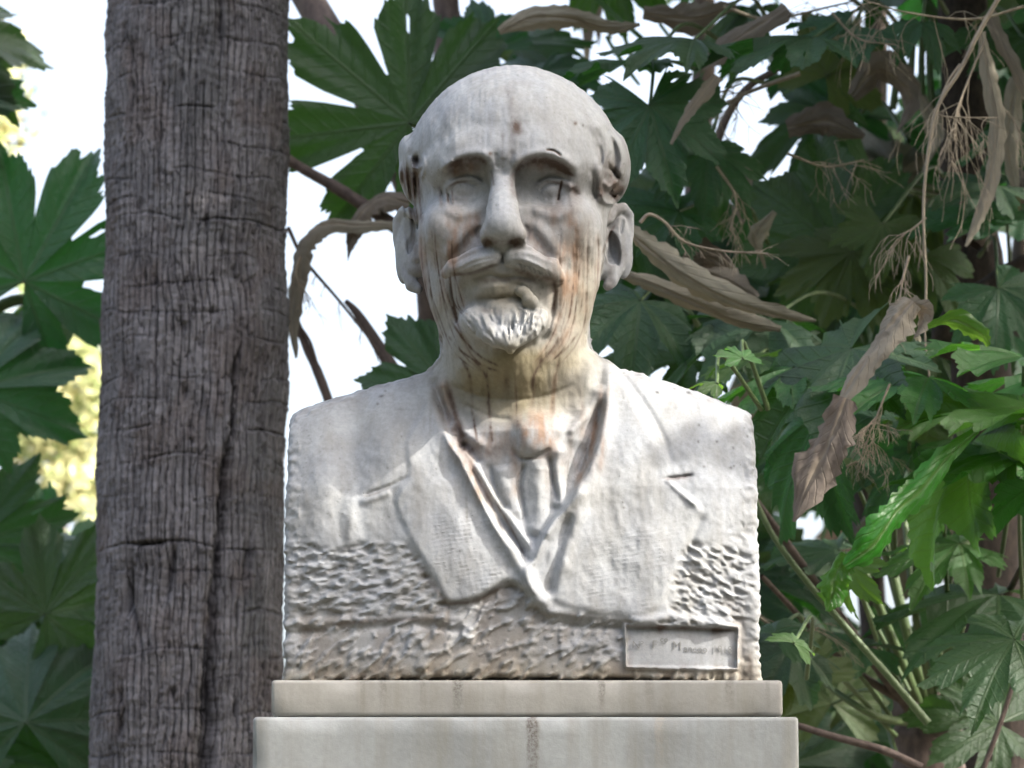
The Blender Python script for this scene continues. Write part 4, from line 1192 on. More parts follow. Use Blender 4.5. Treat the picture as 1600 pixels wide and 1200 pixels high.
def stem(parent, px_pts, y, w0, w1, mat, name='stem', sides=10, lump=0.0, group=None):
    """tapered stem through photo pixels at depth y (a number or one per point); widths in photo pixels"""
    ys = [q + YO[0] for q in (y if isinstance(y, (list, tuple)) else [y] * len(px_pts))]
    pts = bez([at(p[0], p[1], yy) for p, yy in zip(px_pts, ys)])
    k = U * (3.6 + ys[0]) / 3.6
    n = len(pts)
    rad = [(w0 + (w1 - w0) * i / (n - 1)) * k / 2 * (1 + lump * random.uniform(-1, 1)) for i in range(n)]
    V, F_ = tube_mesh(name, pts, rad, sides)
    return link(name, mesh_np(name, vq(V), F_), parent, mat)
def ribbon(parent, px_pts, y, widths, mat=None, name='dry_leaf', twist=(0.3, 1.6), cup=0.45, seed=0):
    """a dry curled leaf blade along a curve; widths in photo pixels"""
    g = np.random.default_rng(seed + 100)
    ys = [q + YO[0] for q in (y if isinstance(y, (list, tuple)) else [y] * len(px_pts))]
    pts = bez([at(p[0], p[1], yy) for p, yy in zip(px_pts, ys)], 7)
    k = U * (3.6 + ys[0]) / 3.6
    n = len(pts); m = 11
    V = []; col = []
    for i, p in enumerate(pts):
        d = (pts[min(i + 1, n - 1)] - pts[max(i - 1, 0)]).normalized()
        a = d.cross(Vector((0, -1, 0))).normalized(); b = d.cross(a).normalized()
        t = i / (n - 1)
        w = float(np.interp(t, np.linspace(0, 1, len(widths)), widths)) * k / 2
        tw = twist[0] + (twist[1] - twist[0]) * t + 0.25 * math.sin(t * 9 + seed)
        for j in range(m):
            s = (j / (m - 1) - 0.5) * 2
            q = Vector(a) * math.cos(tw) + Vector(b) * math.sin(tw)
            r = Vector(a) * -math.sin(tw) + Vector(b) * math.cos(tw)
            edge = 1 + 0.22 * g.uniform(-1, 1) * (abs(s) > 0.9)
            z = cup * (s * s - 0.4) + 0.22 * abs(math.sin(s * 5 + t * 6 + seed)) + 0.08 * g.uniform(-1, 1)
            V.append(p + q * s * w * edge + r * z * w)
            col.append((math.exp(-(s / 0.06) ** 2), abs(s) * 0.2, t))
    i = np.arange(n - 1)[:, None] * m; j = np.arange(m - 1)
    F_ = np.stack([i + j, i + j + 1, i + m + j + 1, i + m + j], -1).reshape(-1, 4)
    me = mesh_np(name, vq(V), F_); set_color(me, np.array(col, np.float32), 'Leaf')
    return link(name, me, parent, mat or DRYM)
def spray(parent, px_pts, y, w0, levels=2, spread=0.75, n_side=9, ln=60, droop=0.3, seed=1, mat=None, name='dry_flower_stalk', rmin=1.1):
    """a dry, branching flower stalk; one mesh"""
    g = random.Random(seed); y = y + YO[0]
    k = U * (3.6 + y) / 3.6
    V = []; F_ = []
    def addt(pts, r0, r1, sides=5):
        n = len(pts); v, f = tube_mesh('x', pts, [(r0 + (r1 - r0) * i / (n - 1)) for i in range(n)], sides)
        b = len(V); V.extend(v); F_.extend([tuple(q + b for q in x) for x in f])
    main = bez([at(p[0], p[1], y) for p in px_pts], 5)
    addt(main, w0 * k / 2, max(w0 * 0.45, rmin) * k / 2, 6)
    def branch(p, d, l, r, lv):
        pts = [p]; q = p.copy(); dd = d.copy()
        for i in range(4):
            dd = (dd + Vector((g.uniform(-.3, .3), g.uniform(-.3, .3), g.uniform(-.25, .2) - droop * 0.3))).normalized()
            q = q + dd * l / 4; pts.append(q.copy())
        addt(pts, r, max(r * 0.5, rmin * k / 2 * 0.55), 4)
        if lv > 0:
            for i in range(g.randint(3, 5)):
                j = g.randint(1, 4)
                nd = (dd + Vector((g.uniform(-1, 1), g.uniform(-.7, .7), g.uniform(-1, .6))) * spread).normalized()
                branch(pts[j], nd, l * g.uniform(.35, .6), r * 0.65, lv - 1)
    for i in range(n_side):
        t = 0.35 + 0.65 * i / max(1, n_side - 1)
        j = min(len(main) - 2, int(t * (len(main) - 1)))
        d = (main[j + 1] - main[j]).normalized()
        nd = (d * 0.5 + Vector((g.uniform(-1, 1), g.uniform(-.8, .8), g.uniform(-1, .5))) * spread).normalized()
        branch(main[j], nd, ln * k * g.uniform(.6, 1.1), rmin * k / 2 * 1.4, levels - 1)
    return link(name, mesh_np(name, vq(V), np.array(F_)), parent, mat or DRYSTEM)

LCOUNT = [0]
def leaf(parent, px, py, y, size, ang, nrm=(0, -1, 0.15), var=None, kind='g', pet=None, label=None, petw=7):
    """a lobed leaf whose stalk joins at photo pixel (px, py)"""
    LCOUNT[0] += 1; y = y + YO[0]
    k = U * (3.6 + y) / 3.6
    n = Vector(nrm).normalized()
    a = math.radians(ang)
    d = Vector((math.cos(a), 0, math.sin(a)))
    if abs(d.dot(n)) > 0.97: d = Vector((math.cos(a), 0.4, math.sin(a)))
    yv = (d - n * d.dot(n)).normalized(); xv = yv.cross(n)
    M = Matrix((xv, yv, n)).transposed().to_4x4()
    s = size * k
    pool = {'g': LV, 'y': LVY, 'd': LVD, 'b': LVB}[kind]
    me = pool[(LCOUNT[0] * 5) % 12 % len(pool) if var is None else var % len(pool)]
    o = bpy.data.objects.new('dry_leaf' if kind == 'd' else 'leaf', me); C.objects.link(o)
    o.parent = parent; o.matrix_parent_inverse = PINV[parent.name]
    W_ = Matrix.Translation(Vector(at(px, py, y))) @ M @ Matrix.Diagonal((s * random.uniform(0.82, 1.12), s, s, 1))
    o.matrix_basis = W_
    if label: o['label'] = label
    if pet is not None:
        p0 = Vector(at(px, py, y)); p2 = Vector(at(pet[0], pet[1], pet[2] + YO[0] if len(pet) > 2 else y + 0.15))
        mid = (p0 + p2) / 2 + Vector((random.uniform(-.02, .02), 0.03, 0.05))
        pts = bez([p0, mid, p2], 6); m_ = len(pts)
        V, F_ = tube_mesh('petiole', pts, [petw * k / 2 * (0.75 + 0.5 * i / (m_ - 1)) for i in range(m_)], 6)
        q = bpy.data.objects.new('petiole', mesh_np('petiole', vq(V), F_)); C.objects.link(q)
        q.data.materials.append(DRYSTEM if kind == 'd' else GREENSTEM)
        q.parent = o; q.matrix_parent_inverse = W_.inverted()
    return o
def plant(name, px, py, y, label, group='broad-leaved shrubs behind the bust'):
    p = at(px, py, y)
    e = empty(name, (float(p[0]), y, 0.0))
    tag(e, label, 'shrub', group)
    return e

# ================================================================== PLANTS
FRONT = (0, -1, 0.15)
# ---- shrub left of the palm
pl = plant('lobed_leaf_shrub', -120, 1100, 1.9, 'large-leaved dark green shrub at the left, seen past the far side of the palm trunk')
stem(pl, [(-150, 1300), (-140, 900), (-150, 500), (-130, 100)], 2.05, 70, 50, BROWNSTEM, lump=0.08)
B = (-145, 900)
leaf(pl, 38, 440, 1.75, 245, 62, (0.05, -1, -0.15), 0, pet=(-140, 560, 2.0), petw=9)
leaf(pl, -48, 610, 1.70, 215, 22, (0.1, -1, 0.2), 5, pet=(-140, 700, 2.0))
leaf(pl, -45, 850, 1.80, 190, 58, (0.0, -1, 0.1), 1, pet=(-140, 900, 2.0))
leaf(pl, 70, 960, 1.75, 180, 55, (0.1, -1, -0.1), 3, pet=(-130, 1000, 2.0))
leaf(pl, 40, 1130, 1.70, 190, 95, (0, -1, 0.2), 6, pet=(-130, 1200, 2.0))
leaf(pl, 130, 1210, 1.75, 200, 110, (0.2, -1, 0.2), 2, pet=(-60, 1290, 2.0))
leaf(pl, 170, 1010, 2.0, 170, 140, (0, -1, 0.3), 5, pet=(-60, 1150, 2.1))
leaf(pl, 20, 1000, 2.1, 190, 20, (0, -1, 0.0), 2, pet=(-130, 1050, 2.1))
leaf(pl, -20, 1230, 2.0, 200, 60, (0, -1, 0.2), 0, pet=(-130, 1290, 2.0))
leaf(pl, 90, 850, 2.1, 120, 10, (0, -0.7, 0.8), 4, pet=(-120, 950, 2.1))
leaf(pl, -110, 48, 1.7, 188, 6, (0.1, -1, 0.35), 6, pet=(-170, 100, 2.0))
leaf(pl, -130, 140, 1.7, 188, 2, (0.0, -1, 0.3), 2, pet=(-170, 200, 2.0))
leaf(pl, 110, 470, 1.9, 110, 170, (0.2, -0.5, 0.9), 4, pet=(-100, 640, 2.0))
leaf(pl, 60, 500, 1.85, 100, 200, (0.2, -0.45, 0.9), 1, pet=(-100, 660, 2.0))
stem(pl, [(160, 505), (90, 480), (20, 470), (-60, 520)], 1.8, 14, 22, GREENSTEM)
for i in range(16):
    leaf(pl, random.uniform(-40, 190), random.uniform(900, 1260), random.uniform(2.1, 2.7), random.uniform(120, 190), random.uniform(20, 160), (random.uniform(-.3, .3), -1, random.uniform(-.2, .7)), pet=(random.uniform(-100, 60), 1330, 2.6))

# ---- shrub between palm and head
pc = plant('lobed_leaf_shrub', 640, 1100, 1.15, 'shrub with big backlit lobed leaf between the palm trunk and the marble head')
YO[0] = 0.55
stem(pc, [(700, 1250), (690, 800), (672, 400), (590, 180), (470, -20)], [1.25, 1.2, 1.1, 1.1, 1.2], 66, 46, BROWNSTEM, lump=0.06)
stem(pc, [(672, 400), (690, 200), (700, 60), (694, -20)], 1.25, 52, 40, BROWNSTEM, lump=0.05)
leaf(pc, 640, 192, 0.95, 262, 141, (0.05, -1, -0.1), 12, pet=(668, 330, 1.08), petw=10, label='big dark lobed leaf spread against the white sky')
leaf(pc, 770, 80, 1.05, 110, 150, (0.1, -1, 0.1), 5, pet=(700, 200, 1.2))
leaf(pc, 735, 170, 1.0, 120, 75, (0.0, -1, 0.3), 1, pet=(700, 260, 1.2))
leaf(pc, 700, 610, 0.75, 160, 128, (0, -1, 0.05), 3, pet=(700, 720, 1.1))
leaf(pc, 730, 560, 0.85, 120, 150, (0, -1, 0.05), 6, pet=(700, 720, 1.1))
leaf(pc, 780, 90, 1.3, 110, 120, (0.2, -1, 0.4), 3, kind='y', pet=(700, 160, 1.3))
leaf(pc, 810, 70, 1.2, 150, 30, (0.1, -0.8, 0.6), 1, pet=(700, 160, 1.3))
leaf(pc, 840, 120, 1.1, 150, 60, (0.1, -0.7, 0.7), 2, pet=(700, 260, 1.3))
stem(pc, [(425, 232), (470, 262), (530, 296), (600, 342), (680, 400)], 0.95, 15, 24, BROWNSTEM, lump=0.06)
ribbon(pc, [(668, 352), (610, 352), (560, 352), (505, 352), (470, 385), (462, 430), (455, 500), (462, 560)], 0.92, [10, 14, 24, 46, 50, 44, 34, 8], twist=(0.2, 1.2), seed=3)
ribbon(pc, [(640, 318), (600, 310), (568, 330), (548, 372), (543, 408)], 0.93, [30, 44, 36, 26, 3], twist=(0.2, 0.9), seed=5)
spray(pc, [(450, 355), (475, 405), (530, 470), (585, 540), (640, 620)], 0.98, 7, 2, 0.8, 9, 34, 0.1, seed=4, mat=BROWNSTEM)
stem(pc, [(640, 620), (596, 548), (560, 492), (540, 470)], 1.0, 26, 8, BROWNSTEM)
stem(pc, [(462, 500), (478, 540), (500, 590), (524, 660), (540, 740)], 0.97, 12, 18, BROWNSTEM, lump=0.06)
stem(pc, [(466, 505), (484, 532), (494, 562)], 0.96, 4, 4, BROWNSTEM)
spray(pc, [(470, 400), (462, 430), (480, 460)], 0.9, 5, 2, 0.9, 9, 40, 0.4, seed=12)

YO[0] = 0.0
# ---- the main mass right of the bust
pr = plant('lobed_leaf_shrub', 1440, 1130, 1.2, 'broad-leaved shrub low on the right with petioles rising from a brown crown')
crown_px = (1450, 1130)
stem(pr, [(1450, 1500), (1455, 1300), (1450, 1180), (1446, 1090)], 1.3, 130, 100, BROWNSTEM, lump=0.1)
for i, (x1, y1, w) in enumerate([(1180, 780, 12), (1250, 640, 10), (1370, 760, 12), (1500, 800, 10), (1540, 700, 12), (1250, 1040, 9), (1600, 880, 12), (1330, 640, 9), (1405, 720, 9), (1190, 900, 9), (1560, 980, 16), (1620, 1050, 12)]):
    stem(pr, [(1440 + (i % 5) * 9, 1130), ((1450 + x1) / 2 + (1450 - x1) * 0.05, (1130 + y1) / 2 + 30), (x1, y1)], [1.25, 1.1 + 0.05 * (i % 4), 1.0 + 0.1 * (i % 3)], w * 1.8, w * 0.8, GREENSTEM if i % 3 else BROWNSTEM, name='petiole')
stem(pr, [(1170, 760), (1210, 840), (1262, 910), (1330, 990), (1400, 1070), (1450, 1130)], 0.8, 8, 13, GREENSTEM, name='petiole')
stem(pr, [(1235, 1130), (1300, 1150), (1380, 1172), (1440, 1200)], 0.8, 10, 14, BROWNSTEM, name='petiole')
stem(pr, [(1600, 1010), (1570, 1110), (1530, 1220)], 0.85, 6, 9, BROWNSTEM, name='petiole')
# hero leaves, mid right
leaf(pr, 1330, 545, 0.55, 215, 212, (-0.45, -0.55, 0.7), 5, pet=(1400, 900, 1.1), label='large leaf drooping beside the right shoulder')
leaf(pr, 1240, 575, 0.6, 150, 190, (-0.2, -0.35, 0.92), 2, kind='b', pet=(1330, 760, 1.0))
leaf(pr, 1290, 640, 0.7, 190, 225, (-0.6, -0.6, 0.5), 6, pet=(1400, 900, 1.1))
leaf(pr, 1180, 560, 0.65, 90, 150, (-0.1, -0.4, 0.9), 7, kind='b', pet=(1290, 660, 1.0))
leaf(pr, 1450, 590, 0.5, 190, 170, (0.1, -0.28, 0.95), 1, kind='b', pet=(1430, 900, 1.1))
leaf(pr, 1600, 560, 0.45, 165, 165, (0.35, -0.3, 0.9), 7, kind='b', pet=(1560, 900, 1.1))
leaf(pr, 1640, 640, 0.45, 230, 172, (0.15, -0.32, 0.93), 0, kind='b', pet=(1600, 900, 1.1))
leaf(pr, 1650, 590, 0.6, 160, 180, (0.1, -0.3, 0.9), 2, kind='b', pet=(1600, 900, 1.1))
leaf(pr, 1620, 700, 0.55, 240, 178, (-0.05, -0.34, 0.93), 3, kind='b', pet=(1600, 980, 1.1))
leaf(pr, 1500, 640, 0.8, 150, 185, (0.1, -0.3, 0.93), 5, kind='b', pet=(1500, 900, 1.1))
leaf(pr, 1655, 735, 0.5, 130, 200, (-0.2, -0.8, 0.5), 6, pet=(1640, 900, 1.1))
leaf(pr, 1585, 1000, 0.55, 170, 205, (-0.15, -0.62, 0.75), 1, pet=(1560, 1130, 1.1), label='large blue-green leaf low at the right edge')
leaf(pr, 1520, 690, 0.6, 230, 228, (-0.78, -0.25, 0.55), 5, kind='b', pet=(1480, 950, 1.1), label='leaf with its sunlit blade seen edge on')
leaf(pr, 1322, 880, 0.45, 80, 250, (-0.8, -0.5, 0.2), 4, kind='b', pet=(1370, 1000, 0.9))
leaf(pr, 1430, 700, 0.85, 150, 240, (-0.3, -0.8, 0.5), 2, pet=(1440, 950, 1.1))
leaf(pr, 1330, 700, 0.9, 120, 250, (0.1, -0.7, 0.6), 0, kind='y', pet=(1400, 900, 1.1))
leaf(pr, 1310, 860, 1.1, 130, 190, (0.0, -0.4, 0.9), 3, pet=(1420, 1080, 1.2))
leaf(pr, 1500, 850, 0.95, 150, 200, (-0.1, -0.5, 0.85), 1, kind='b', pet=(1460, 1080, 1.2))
leaf(pr, 1560, 930, 1.0, 230, 190, (0.0, -0.35, 0.93), 2, pet=(1480, 1100, 1.2))
leaf(pr, 1250, 1060, 0.9, 120, 120, (0.0, -0.8, 0.4), 7, kind='y', pet=(1400, 1150, 1.2))
leaf(pr, 1300, 1100, 1.4, 140, 90, (0.1, -1, 0.2), 5, kind='y', pet=(1400, 1180, 1.2))
leaf(pr, 1210, 990, 0.6, 70, 60, (-0.2, -0.7, 0.6), 4, pet=(1260, 1060, 1.0))
leaf(pr, 1240, 1010, 0.9, 120, 200, (0, -0.6, 0.7), 6, pet=(1400, 1130, 1.2))
leaf(pr, 1350, 1010, 1.0, 140, 160, (0.1, -0.4, 0.9), 0, pet=(1440, 1130, 1.2))
leaf(pr, 1560, 1130, 1.0, 150, 170, (0.1, -0.8, 0.5), 3, pet=(1480, 1180, 1.2))

# ---- tall shrub, upper right, with the dark fibrous stem
pt = plant('lobed_leaf_shrub', 1520, 1100, 1.6, 'tall shrub at the right on a dark fibrous stem, hung with dry flower stalks')
stem(pt, [(1560, 1500), (1545, 900), (1530, 520), (1512, 300), (1508, 100), (1500, -60)], 1.5, 110, 74, DARKSTEM, lump=0.07)
stem(pt, [(1520, 380), (1560, 330), (1640, 270)], 1.35, 44, 40, BROWNSTEM, lump=0.05)
stem(pt, [(1530, 560), (1480, 520), (1560, 440), (1640, 400)], 1.4, 60, 30, DARKSTEM, lump=0.15)
for x in (1405, 1425, 1440, 1452):
    stem(pt, [(x + 4, 30), (x, 90), (x - 4 + (x - 1425) * 0.3, 170)], 1.5, 9, 12, GREENSTEM, name='petiole')
leaf(pt, 1312, 392, 1.30, 225, 98, (0.0, -1, 0.05), 5, pet=(1475, 300, 1.4), label='very large dark leaf spread flat behind the ear')
leaf(pt, 1330, 395, 1.25, 140, 250, (-0.1, -0.9, 0.4), 1, kind='y', pet=(1470, 310, 1.4))
leaf(pt, 1380, 350, 1.2, 110, 255, (0.2, -0.8, 0.5), 7, kind='y', pet=(1480, 280, 1.4))
leaf(pt, 1440, 400, 1.25, 120, 265, (0.2, -0.9, 0.3), 4, kind='y', pet=(1500, 330, 1.4))
leaf(pt, 1105, 235, 1.0, 120, 265, (0.1, -0.85, 0.5), 2, pet=(1200, 130, 1.3))
leaf(pt, 1015, 165, 0.85, 165, 285, (-0.1, -0.95, 0.3), 5, pet=(1100, 100, 1.3))
leaf(pt, 1060, 330, 1.0, 130, 200, (0.1, -0.7, 0.7), 0, pet=(1200, 380, 1.3))
leaf(pt, 1085, 62, 0.85, 160, 185, (0.05, -0.28, 0.95), 1, pet=(1200, 30, 1.3))
leaf(pt, 1020, 95, 0.95, 170, 180, (0.0, -0.25, 0.95), 3, pet=(1150, 80, 1.3))
leaf(pt, 1270, 60, 0.9, 190, 190, (0.05, -0.26, 0.96), 2, pet=(1400, 60, 1.4))
leaf(pt, 1330, 40, 1.0, 110, 230, (0.1, -0.5, 0.8), 7, pet=(1420, 60, 1.4))
leaf(pt, 1440, 35, 1.0, 90, 250, (0.1, -0.5, 0.8), 4, pet=(1480, 20, 1.4))
leaf(pt, 1290, 120, 1.5, 130, 60, (0.1, -1, 0.0), 1, kind='y', pet=(1420, 150, 1.5))
leaf(pt, 1600, 60, 1.2, 150, 190, (0.1, -0.5, 0.8), 5, pet=(1500, 60, 1.4))
leaf(pt, 1560, 290, 1.1, 110, 200, (0.0, -0.6, 0.8), 0, pet=(1520, 240, 1.4))
leaf(pt, 1600, 330, 1.15, 200, 180, (0.0, -0.4, 0.9), 3, pet=(1530, 320, 1.4))
leaf(pt, 1620, 200, 1.2, 120, 170, (0.0, -0.6, 0.8), 6, pet=(1530, 240, 1.4))
leaf(pt, 1560, 450, 1.0, 150, 300, (0.0, -0.8, 0.5), 2, pet=(1530, 400, 1.4))
leaf(pt, 1130, 500, 0.9, 190, 20, (0.1, -0.5, 0.8), 2, pet=(1240, 560, 1.2))
leaf(pt, 1200, 500, 0.85, 170, 175, (-0.1, -0.45, 0.9), 6, pet=(1400, 520, 1.4))
leaf(pt, 1080, 560, 1.0, 160, 160, (0.0, -0.55, 0.8), 0, pet=(1240, 620, 1.2))
leaf(pt, 1000, 470, 0.9, 150, 230, (0.1, -0.7, 0.7), 6, pet=(1100, 520, 1.2))
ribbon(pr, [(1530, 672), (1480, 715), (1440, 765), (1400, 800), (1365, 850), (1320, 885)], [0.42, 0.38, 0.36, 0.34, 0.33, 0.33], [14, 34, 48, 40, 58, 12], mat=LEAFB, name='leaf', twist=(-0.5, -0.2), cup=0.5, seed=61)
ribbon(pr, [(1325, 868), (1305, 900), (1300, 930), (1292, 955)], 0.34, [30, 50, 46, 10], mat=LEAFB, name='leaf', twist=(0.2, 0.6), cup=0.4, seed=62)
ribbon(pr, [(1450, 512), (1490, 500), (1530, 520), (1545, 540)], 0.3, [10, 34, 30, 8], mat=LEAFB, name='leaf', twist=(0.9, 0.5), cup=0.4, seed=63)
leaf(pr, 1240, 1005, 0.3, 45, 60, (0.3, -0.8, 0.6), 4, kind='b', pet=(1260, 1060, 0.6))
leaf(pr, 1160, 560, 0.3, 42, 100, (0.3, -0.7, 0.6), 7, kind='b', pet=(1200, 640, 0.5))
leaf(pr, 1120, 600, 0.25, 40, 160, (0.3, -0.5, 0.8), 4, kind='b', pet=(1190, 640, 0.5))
leaf(pt, 1285, 175, 1.6, 130, 250, (0.1, -0.9, 0.3), 9, pet=(1400, 120, 1.6))
leaf(pt, 1240, 110, 1.7, 120, 330, (0.1, -0.7, 0.6), 10, pet=(1350, 60, 1.6))
leaf(pt, 1330, 190, 1.8, 120, 120, (0.1, -1, 0.3), 11, pet=(1420, 220, 1.6))
# dry straps
ribbon(pt, [(975, 352), (1010, 385), (1070, 430), (1150, 472), (1230, 496), (1275, 502)], 0.75, [20, 34, 46, 40, 24, 4], twist=(0.5, 0.9), cup=0.8, seed=1)
ribbon(pt, [(955, 425), (1010, 440), (1080, 470), (1150, 500), (1220, 515)], 0.8, [16, 22, 34, 40, 10], twist=(0.3, 0.8), cup=0.8, seed=2)
ribbon(pt, [(1095, 425), (1140, 440), (1180, 470)], 0.9, [10, 44, 20], twist=(0.2, 0.5), seed=7)
ribbon(pt, [(1532, 50), (1545, 120), (1558, 200), (1545, 280), (1525, 340), (1508, 385)], 0.8, [14, 26, 26, 30, 24, 5], twist=(0.1, 1.0), cup=0.7, seed=8)
ribbon(pt, [(1545, 20), (1575, 90), (1610, 160)], 1.0, [22, 24, 20], twist=(0.3, 0.9), cup=0.7, seed=9)
ribbon(pt, [(1425, 470), (1400, 500), (1370, 540), (1335, 590), (1305, 640)], 0.36, [30, 60, 56, 42, 16], twist=(0.4, 1.1), cup=0.5, seed=10)
ribbon(pt, [(1400, 478), (1440, 490), (1430, 530)], 0.38, [20, 50, 30], twist=(0.4, 1.8), seed=17)
ribbon(pt, [(1322, 622), (1300, 680), (1270, 740), (1240, 815)], 0.34, [36, 66, 78, 6], twist=(0.2, 0.5), cup=0.3, seed=11)
ribbon(pt, [(1230, 12), (1170, 50), (1110, 90), (1090, 110)], 1.0, [30, 44, 34, 14], twist=(0.2, 0.6), seed=13)
ribbon(pt, [(1120, 118), (1095, 150), (1065, 190), (1048, 225)], 0.8, [24, 22, 16, 5], twist=(0.2, 0.6), seed=14)
ribbon(pt, [(780, 50), (830, 28), (890, 30), (950, 44), (1000, 38)], 1.1, [12, 40, 36, 26, 6], twist=(0.3, 0.7), seed=15)
# dry flower stalks
stem(pt, [(1570, -20), (1530, 50), (1500, 110), (1466, 165), (1450, 240), (1443, 330), (1447, 440), (1445, 520), (1452, 590)], 0.62, 8, 3, DRYSTEM, name='dry_stem')
spray(pt, [(1500, 100), (1480, 130), (1466, 170), (1478, 182), (1560, 184)], 0.64, 4, 2, 0.8, 12, 90, 0.6, seed=21)
spray(pt, [(1447, 340), (1425, 358), (1400, 370)], 0.62, 4, 2, 0.8, 10, 80, 0.9, seed=22)
spray(pt, [(1600, 10), (1520, 30), (1420, 20), (1350, 0)], 0.75, 5, 2, 0.8, 10, 110, 0.7, seed=23)
spray(pt, [(1540, 60), (1500, 160), (1490, 220)], 0.75, 4, 2, 0.7, 12, 130, 0.8, seed=24)
spray(pt, [(1000, 348), (1015, 335), (1040, 348), (1070, 378), (1130, 392), (1200, 396)], 0.6, 6, 2, 0.8, 12, 46, 0.1, seed=25)
spray(pt, [(1390, 600), (1370, 650), (1350, 700)], 0.42, 4, 3, 1.0, 16, 60, 0.5, seed=26)
spray(pt, [(1420, 400), (1410, 440), (1405, 480)], 0.45, 5, 2, 0.8, 10, 60, 0.6, seed=27)
spray(pt, [(1250, 115), (1180, 140), (1130, 165), (1110, 190)], 1.1, 8, 2, 0.9, 12, 90, 0.2, seed=28)
spray(pt, [(1130, 10), (1200, 30), (1290, 12), (1340, 0)], 1.1, 6, 2, 0.9, 12, 80, 0.2, seed=29)
spray(pt, [(1250, 760), (1320, 730), (1380, 700)], 0.8, 5, 2, 0.9, 9, 60, 0.2, seed=30)
for (pp, yy, ww, tt, sd) in [([(1180, 250), (1150, 300), (1160, 350)], 1.2, [20, 46, 8], (0.2, 1.4), 41), ([(1330, 150), (1375, 110), (1420, 150), (1400, 210)], 1.4, [20, 60, 50, 8], (0.3, 1.5), 42),
        ([(1230, 200), (1290, 190), (1350, 215)], 1.35, [30, 60, 10], (0.1, 0.6), 43), ([(1005, 20), (1080, 30), (1150, 10)], 1.3, [20, 50, 20], (0.4, 0.8), 44), ([(1210, 330), (1180, 370), (1195, 420)], 1.1, [10, 40, 6], (0.2, 1.4), 45),
        ([(1440, 150), (1460, 210), (1440, 270)], 1.3, [14, 36, 6], (0.2, 1.4), 46), ([(1590, 120), (1575, 220), (1590, 330)], 1.1, [24, 40, 10], (0.2, 1.2), 47), ([(1060, 420), (1100, 400), (1150, 430)], 1.0, [10, 50, 14], (0.2, 0.9), 48)]:
    ribbon(pt, pp, yy, ww, twist=tt, seed=sd)
for (pp, sd) in [([(1040, 130), (1100, 150), (1160, 130)], 51), ([(1230, 240), (1290, 260), (1350, 250)], 52), ([(1120, 260), (1150, 310), (1140, 360)], 53), ([(1560, 160), (1590, 200), (1600, 260)], 54), ([(1300, 20), (1340, 60), (1400, 70)], 55), ([(1180, 960), (1230, 990), (1280, 980)], 56)]:
    spray(pt, pp, 0.95, 5, 2, 0.9, 10, 70, 0.3, seed=sd)
stem(pt, [(1100, 300), (1128, 200), (1165, 140), (1220, 105)], 1.3, 16, 10, BROWNSTEM)

# ---- loose leaves filling in behind, on three more shrubs
HOLES = [(920, 78, 46), (1000, 140, 44), (1185, 235, 40), (1572, 378, 36), (1020, 555, 26), (1440, 35, 16), (850, 20, 30), (1450, 870, 22), (1480, 940, 20), (1345, 995, 10), (1270, 770, 12), (1245, 690, 14), (1590, 470, 14), (1110, 120, 20), (1060, 60, 16), (1385, 130, 12), (1300, 15, 14), (1120, 610, 12), (1550, 960, 12)]
pb = [plant('lobed_leaf_shrub', 1100, 1300, 2.6, 'shaded lobed leaves deep behind the marble right ear and shoulder'),
      plant('lobed_leaf_shrub', 1350, 1300, 2.9, 'shaded lobed leaves deep behind the dry flower stalks'),
      plant('lobed_leaf_shrub', 1600, 1300, 2.7, 'shaded lobed leaves at the right edge behind the fibrous stem')]
for i, p in enumerate(pb):
    x = (1080, 1350, 1600)[i]
    stem(p, [(x, 1700), (x + 20, 1100), (x - 10, 600), (x + 20, 100), (x + 10, -200)], 2.8, 50, 30, BROWNSTEM, lump=0.1)
gg = random.Random(5)
cnt = 0
for i in range(620):
    x = gg.uniform(900, 1680); y = gg.uniform(-200, 1300) if i % 3 else gg.uniform(350, 1300)
    if x < 960 and y > 560: continue
    d = gg.uniform(1.6, 3.0) if i < 400 else gg.uniform(3.0, 4.4)
    s = gg.uniform(120, 230)
    if any((x - hx) ** 2 + (y - hy) ** 2 < (hr + s * 0.66) ** 2 for hx, hy, hr in HOLES): continue
    if gg.random() < 0.55: n = (gg.uniform(-.4, .4), -0.5, gg.uniform(0.4, 1.1)); a = gg.uniform(140, 400)
    else: n = (gg.uniform(-.3, .3), -1, gg.uniform(-.2, .5)); a = gg.uniform(0, 360)
    leaf(pb[0 if x < 1220 else (1 if x < 1470 else 2)], x, y, d, s, a, n, kind='y' if gg.random() < 0.16 else ('d' if gg.random() < 0.05 else 'g'),
         pet=(x + gg.uniform(-60, 60), y + gg.uniform(80, 200), d + 0.2) if i % 2 and i < 400 else None, petw=6)
    cnt += 1

# the shrubs' own upper leaves, roofing over the ones in view
for i in range(130):
    x = gg.uniform(0.15, 2.6); yy = gg.uniform(0.95, 4.2); z_ = 1.55 + (3.6 + yy) * 0.305 + gg.uniform(0.1, 0.7)
    p = pb[0 if x < 0.7 else (1 if x < 1.4 else 2)]
    LCOUNT[0] += 1
    o = bpy.data.objects.new('leaf', LV[LCOUNT[0] % len(LV)]); C.objects.link(o)
    o.parent = p; o.matrix_parent_inverse = PINV[p.name]
    s = gg.uniform(0.2, 0.32)
    o.matrix_basis = Matrix.Translation((x, yy, z_)) @ Matrix.Rotation(gg.uniform(0, 6.28), 4, 'Z') @ Matrix.Rotation(gg.uniform(-.35, .35), 4, 'X') @ Matrix.Rotation(gg.uniform(-.3, .3), 4, 'Y') @ Matrix.Diagonal((s, s, s, 1))

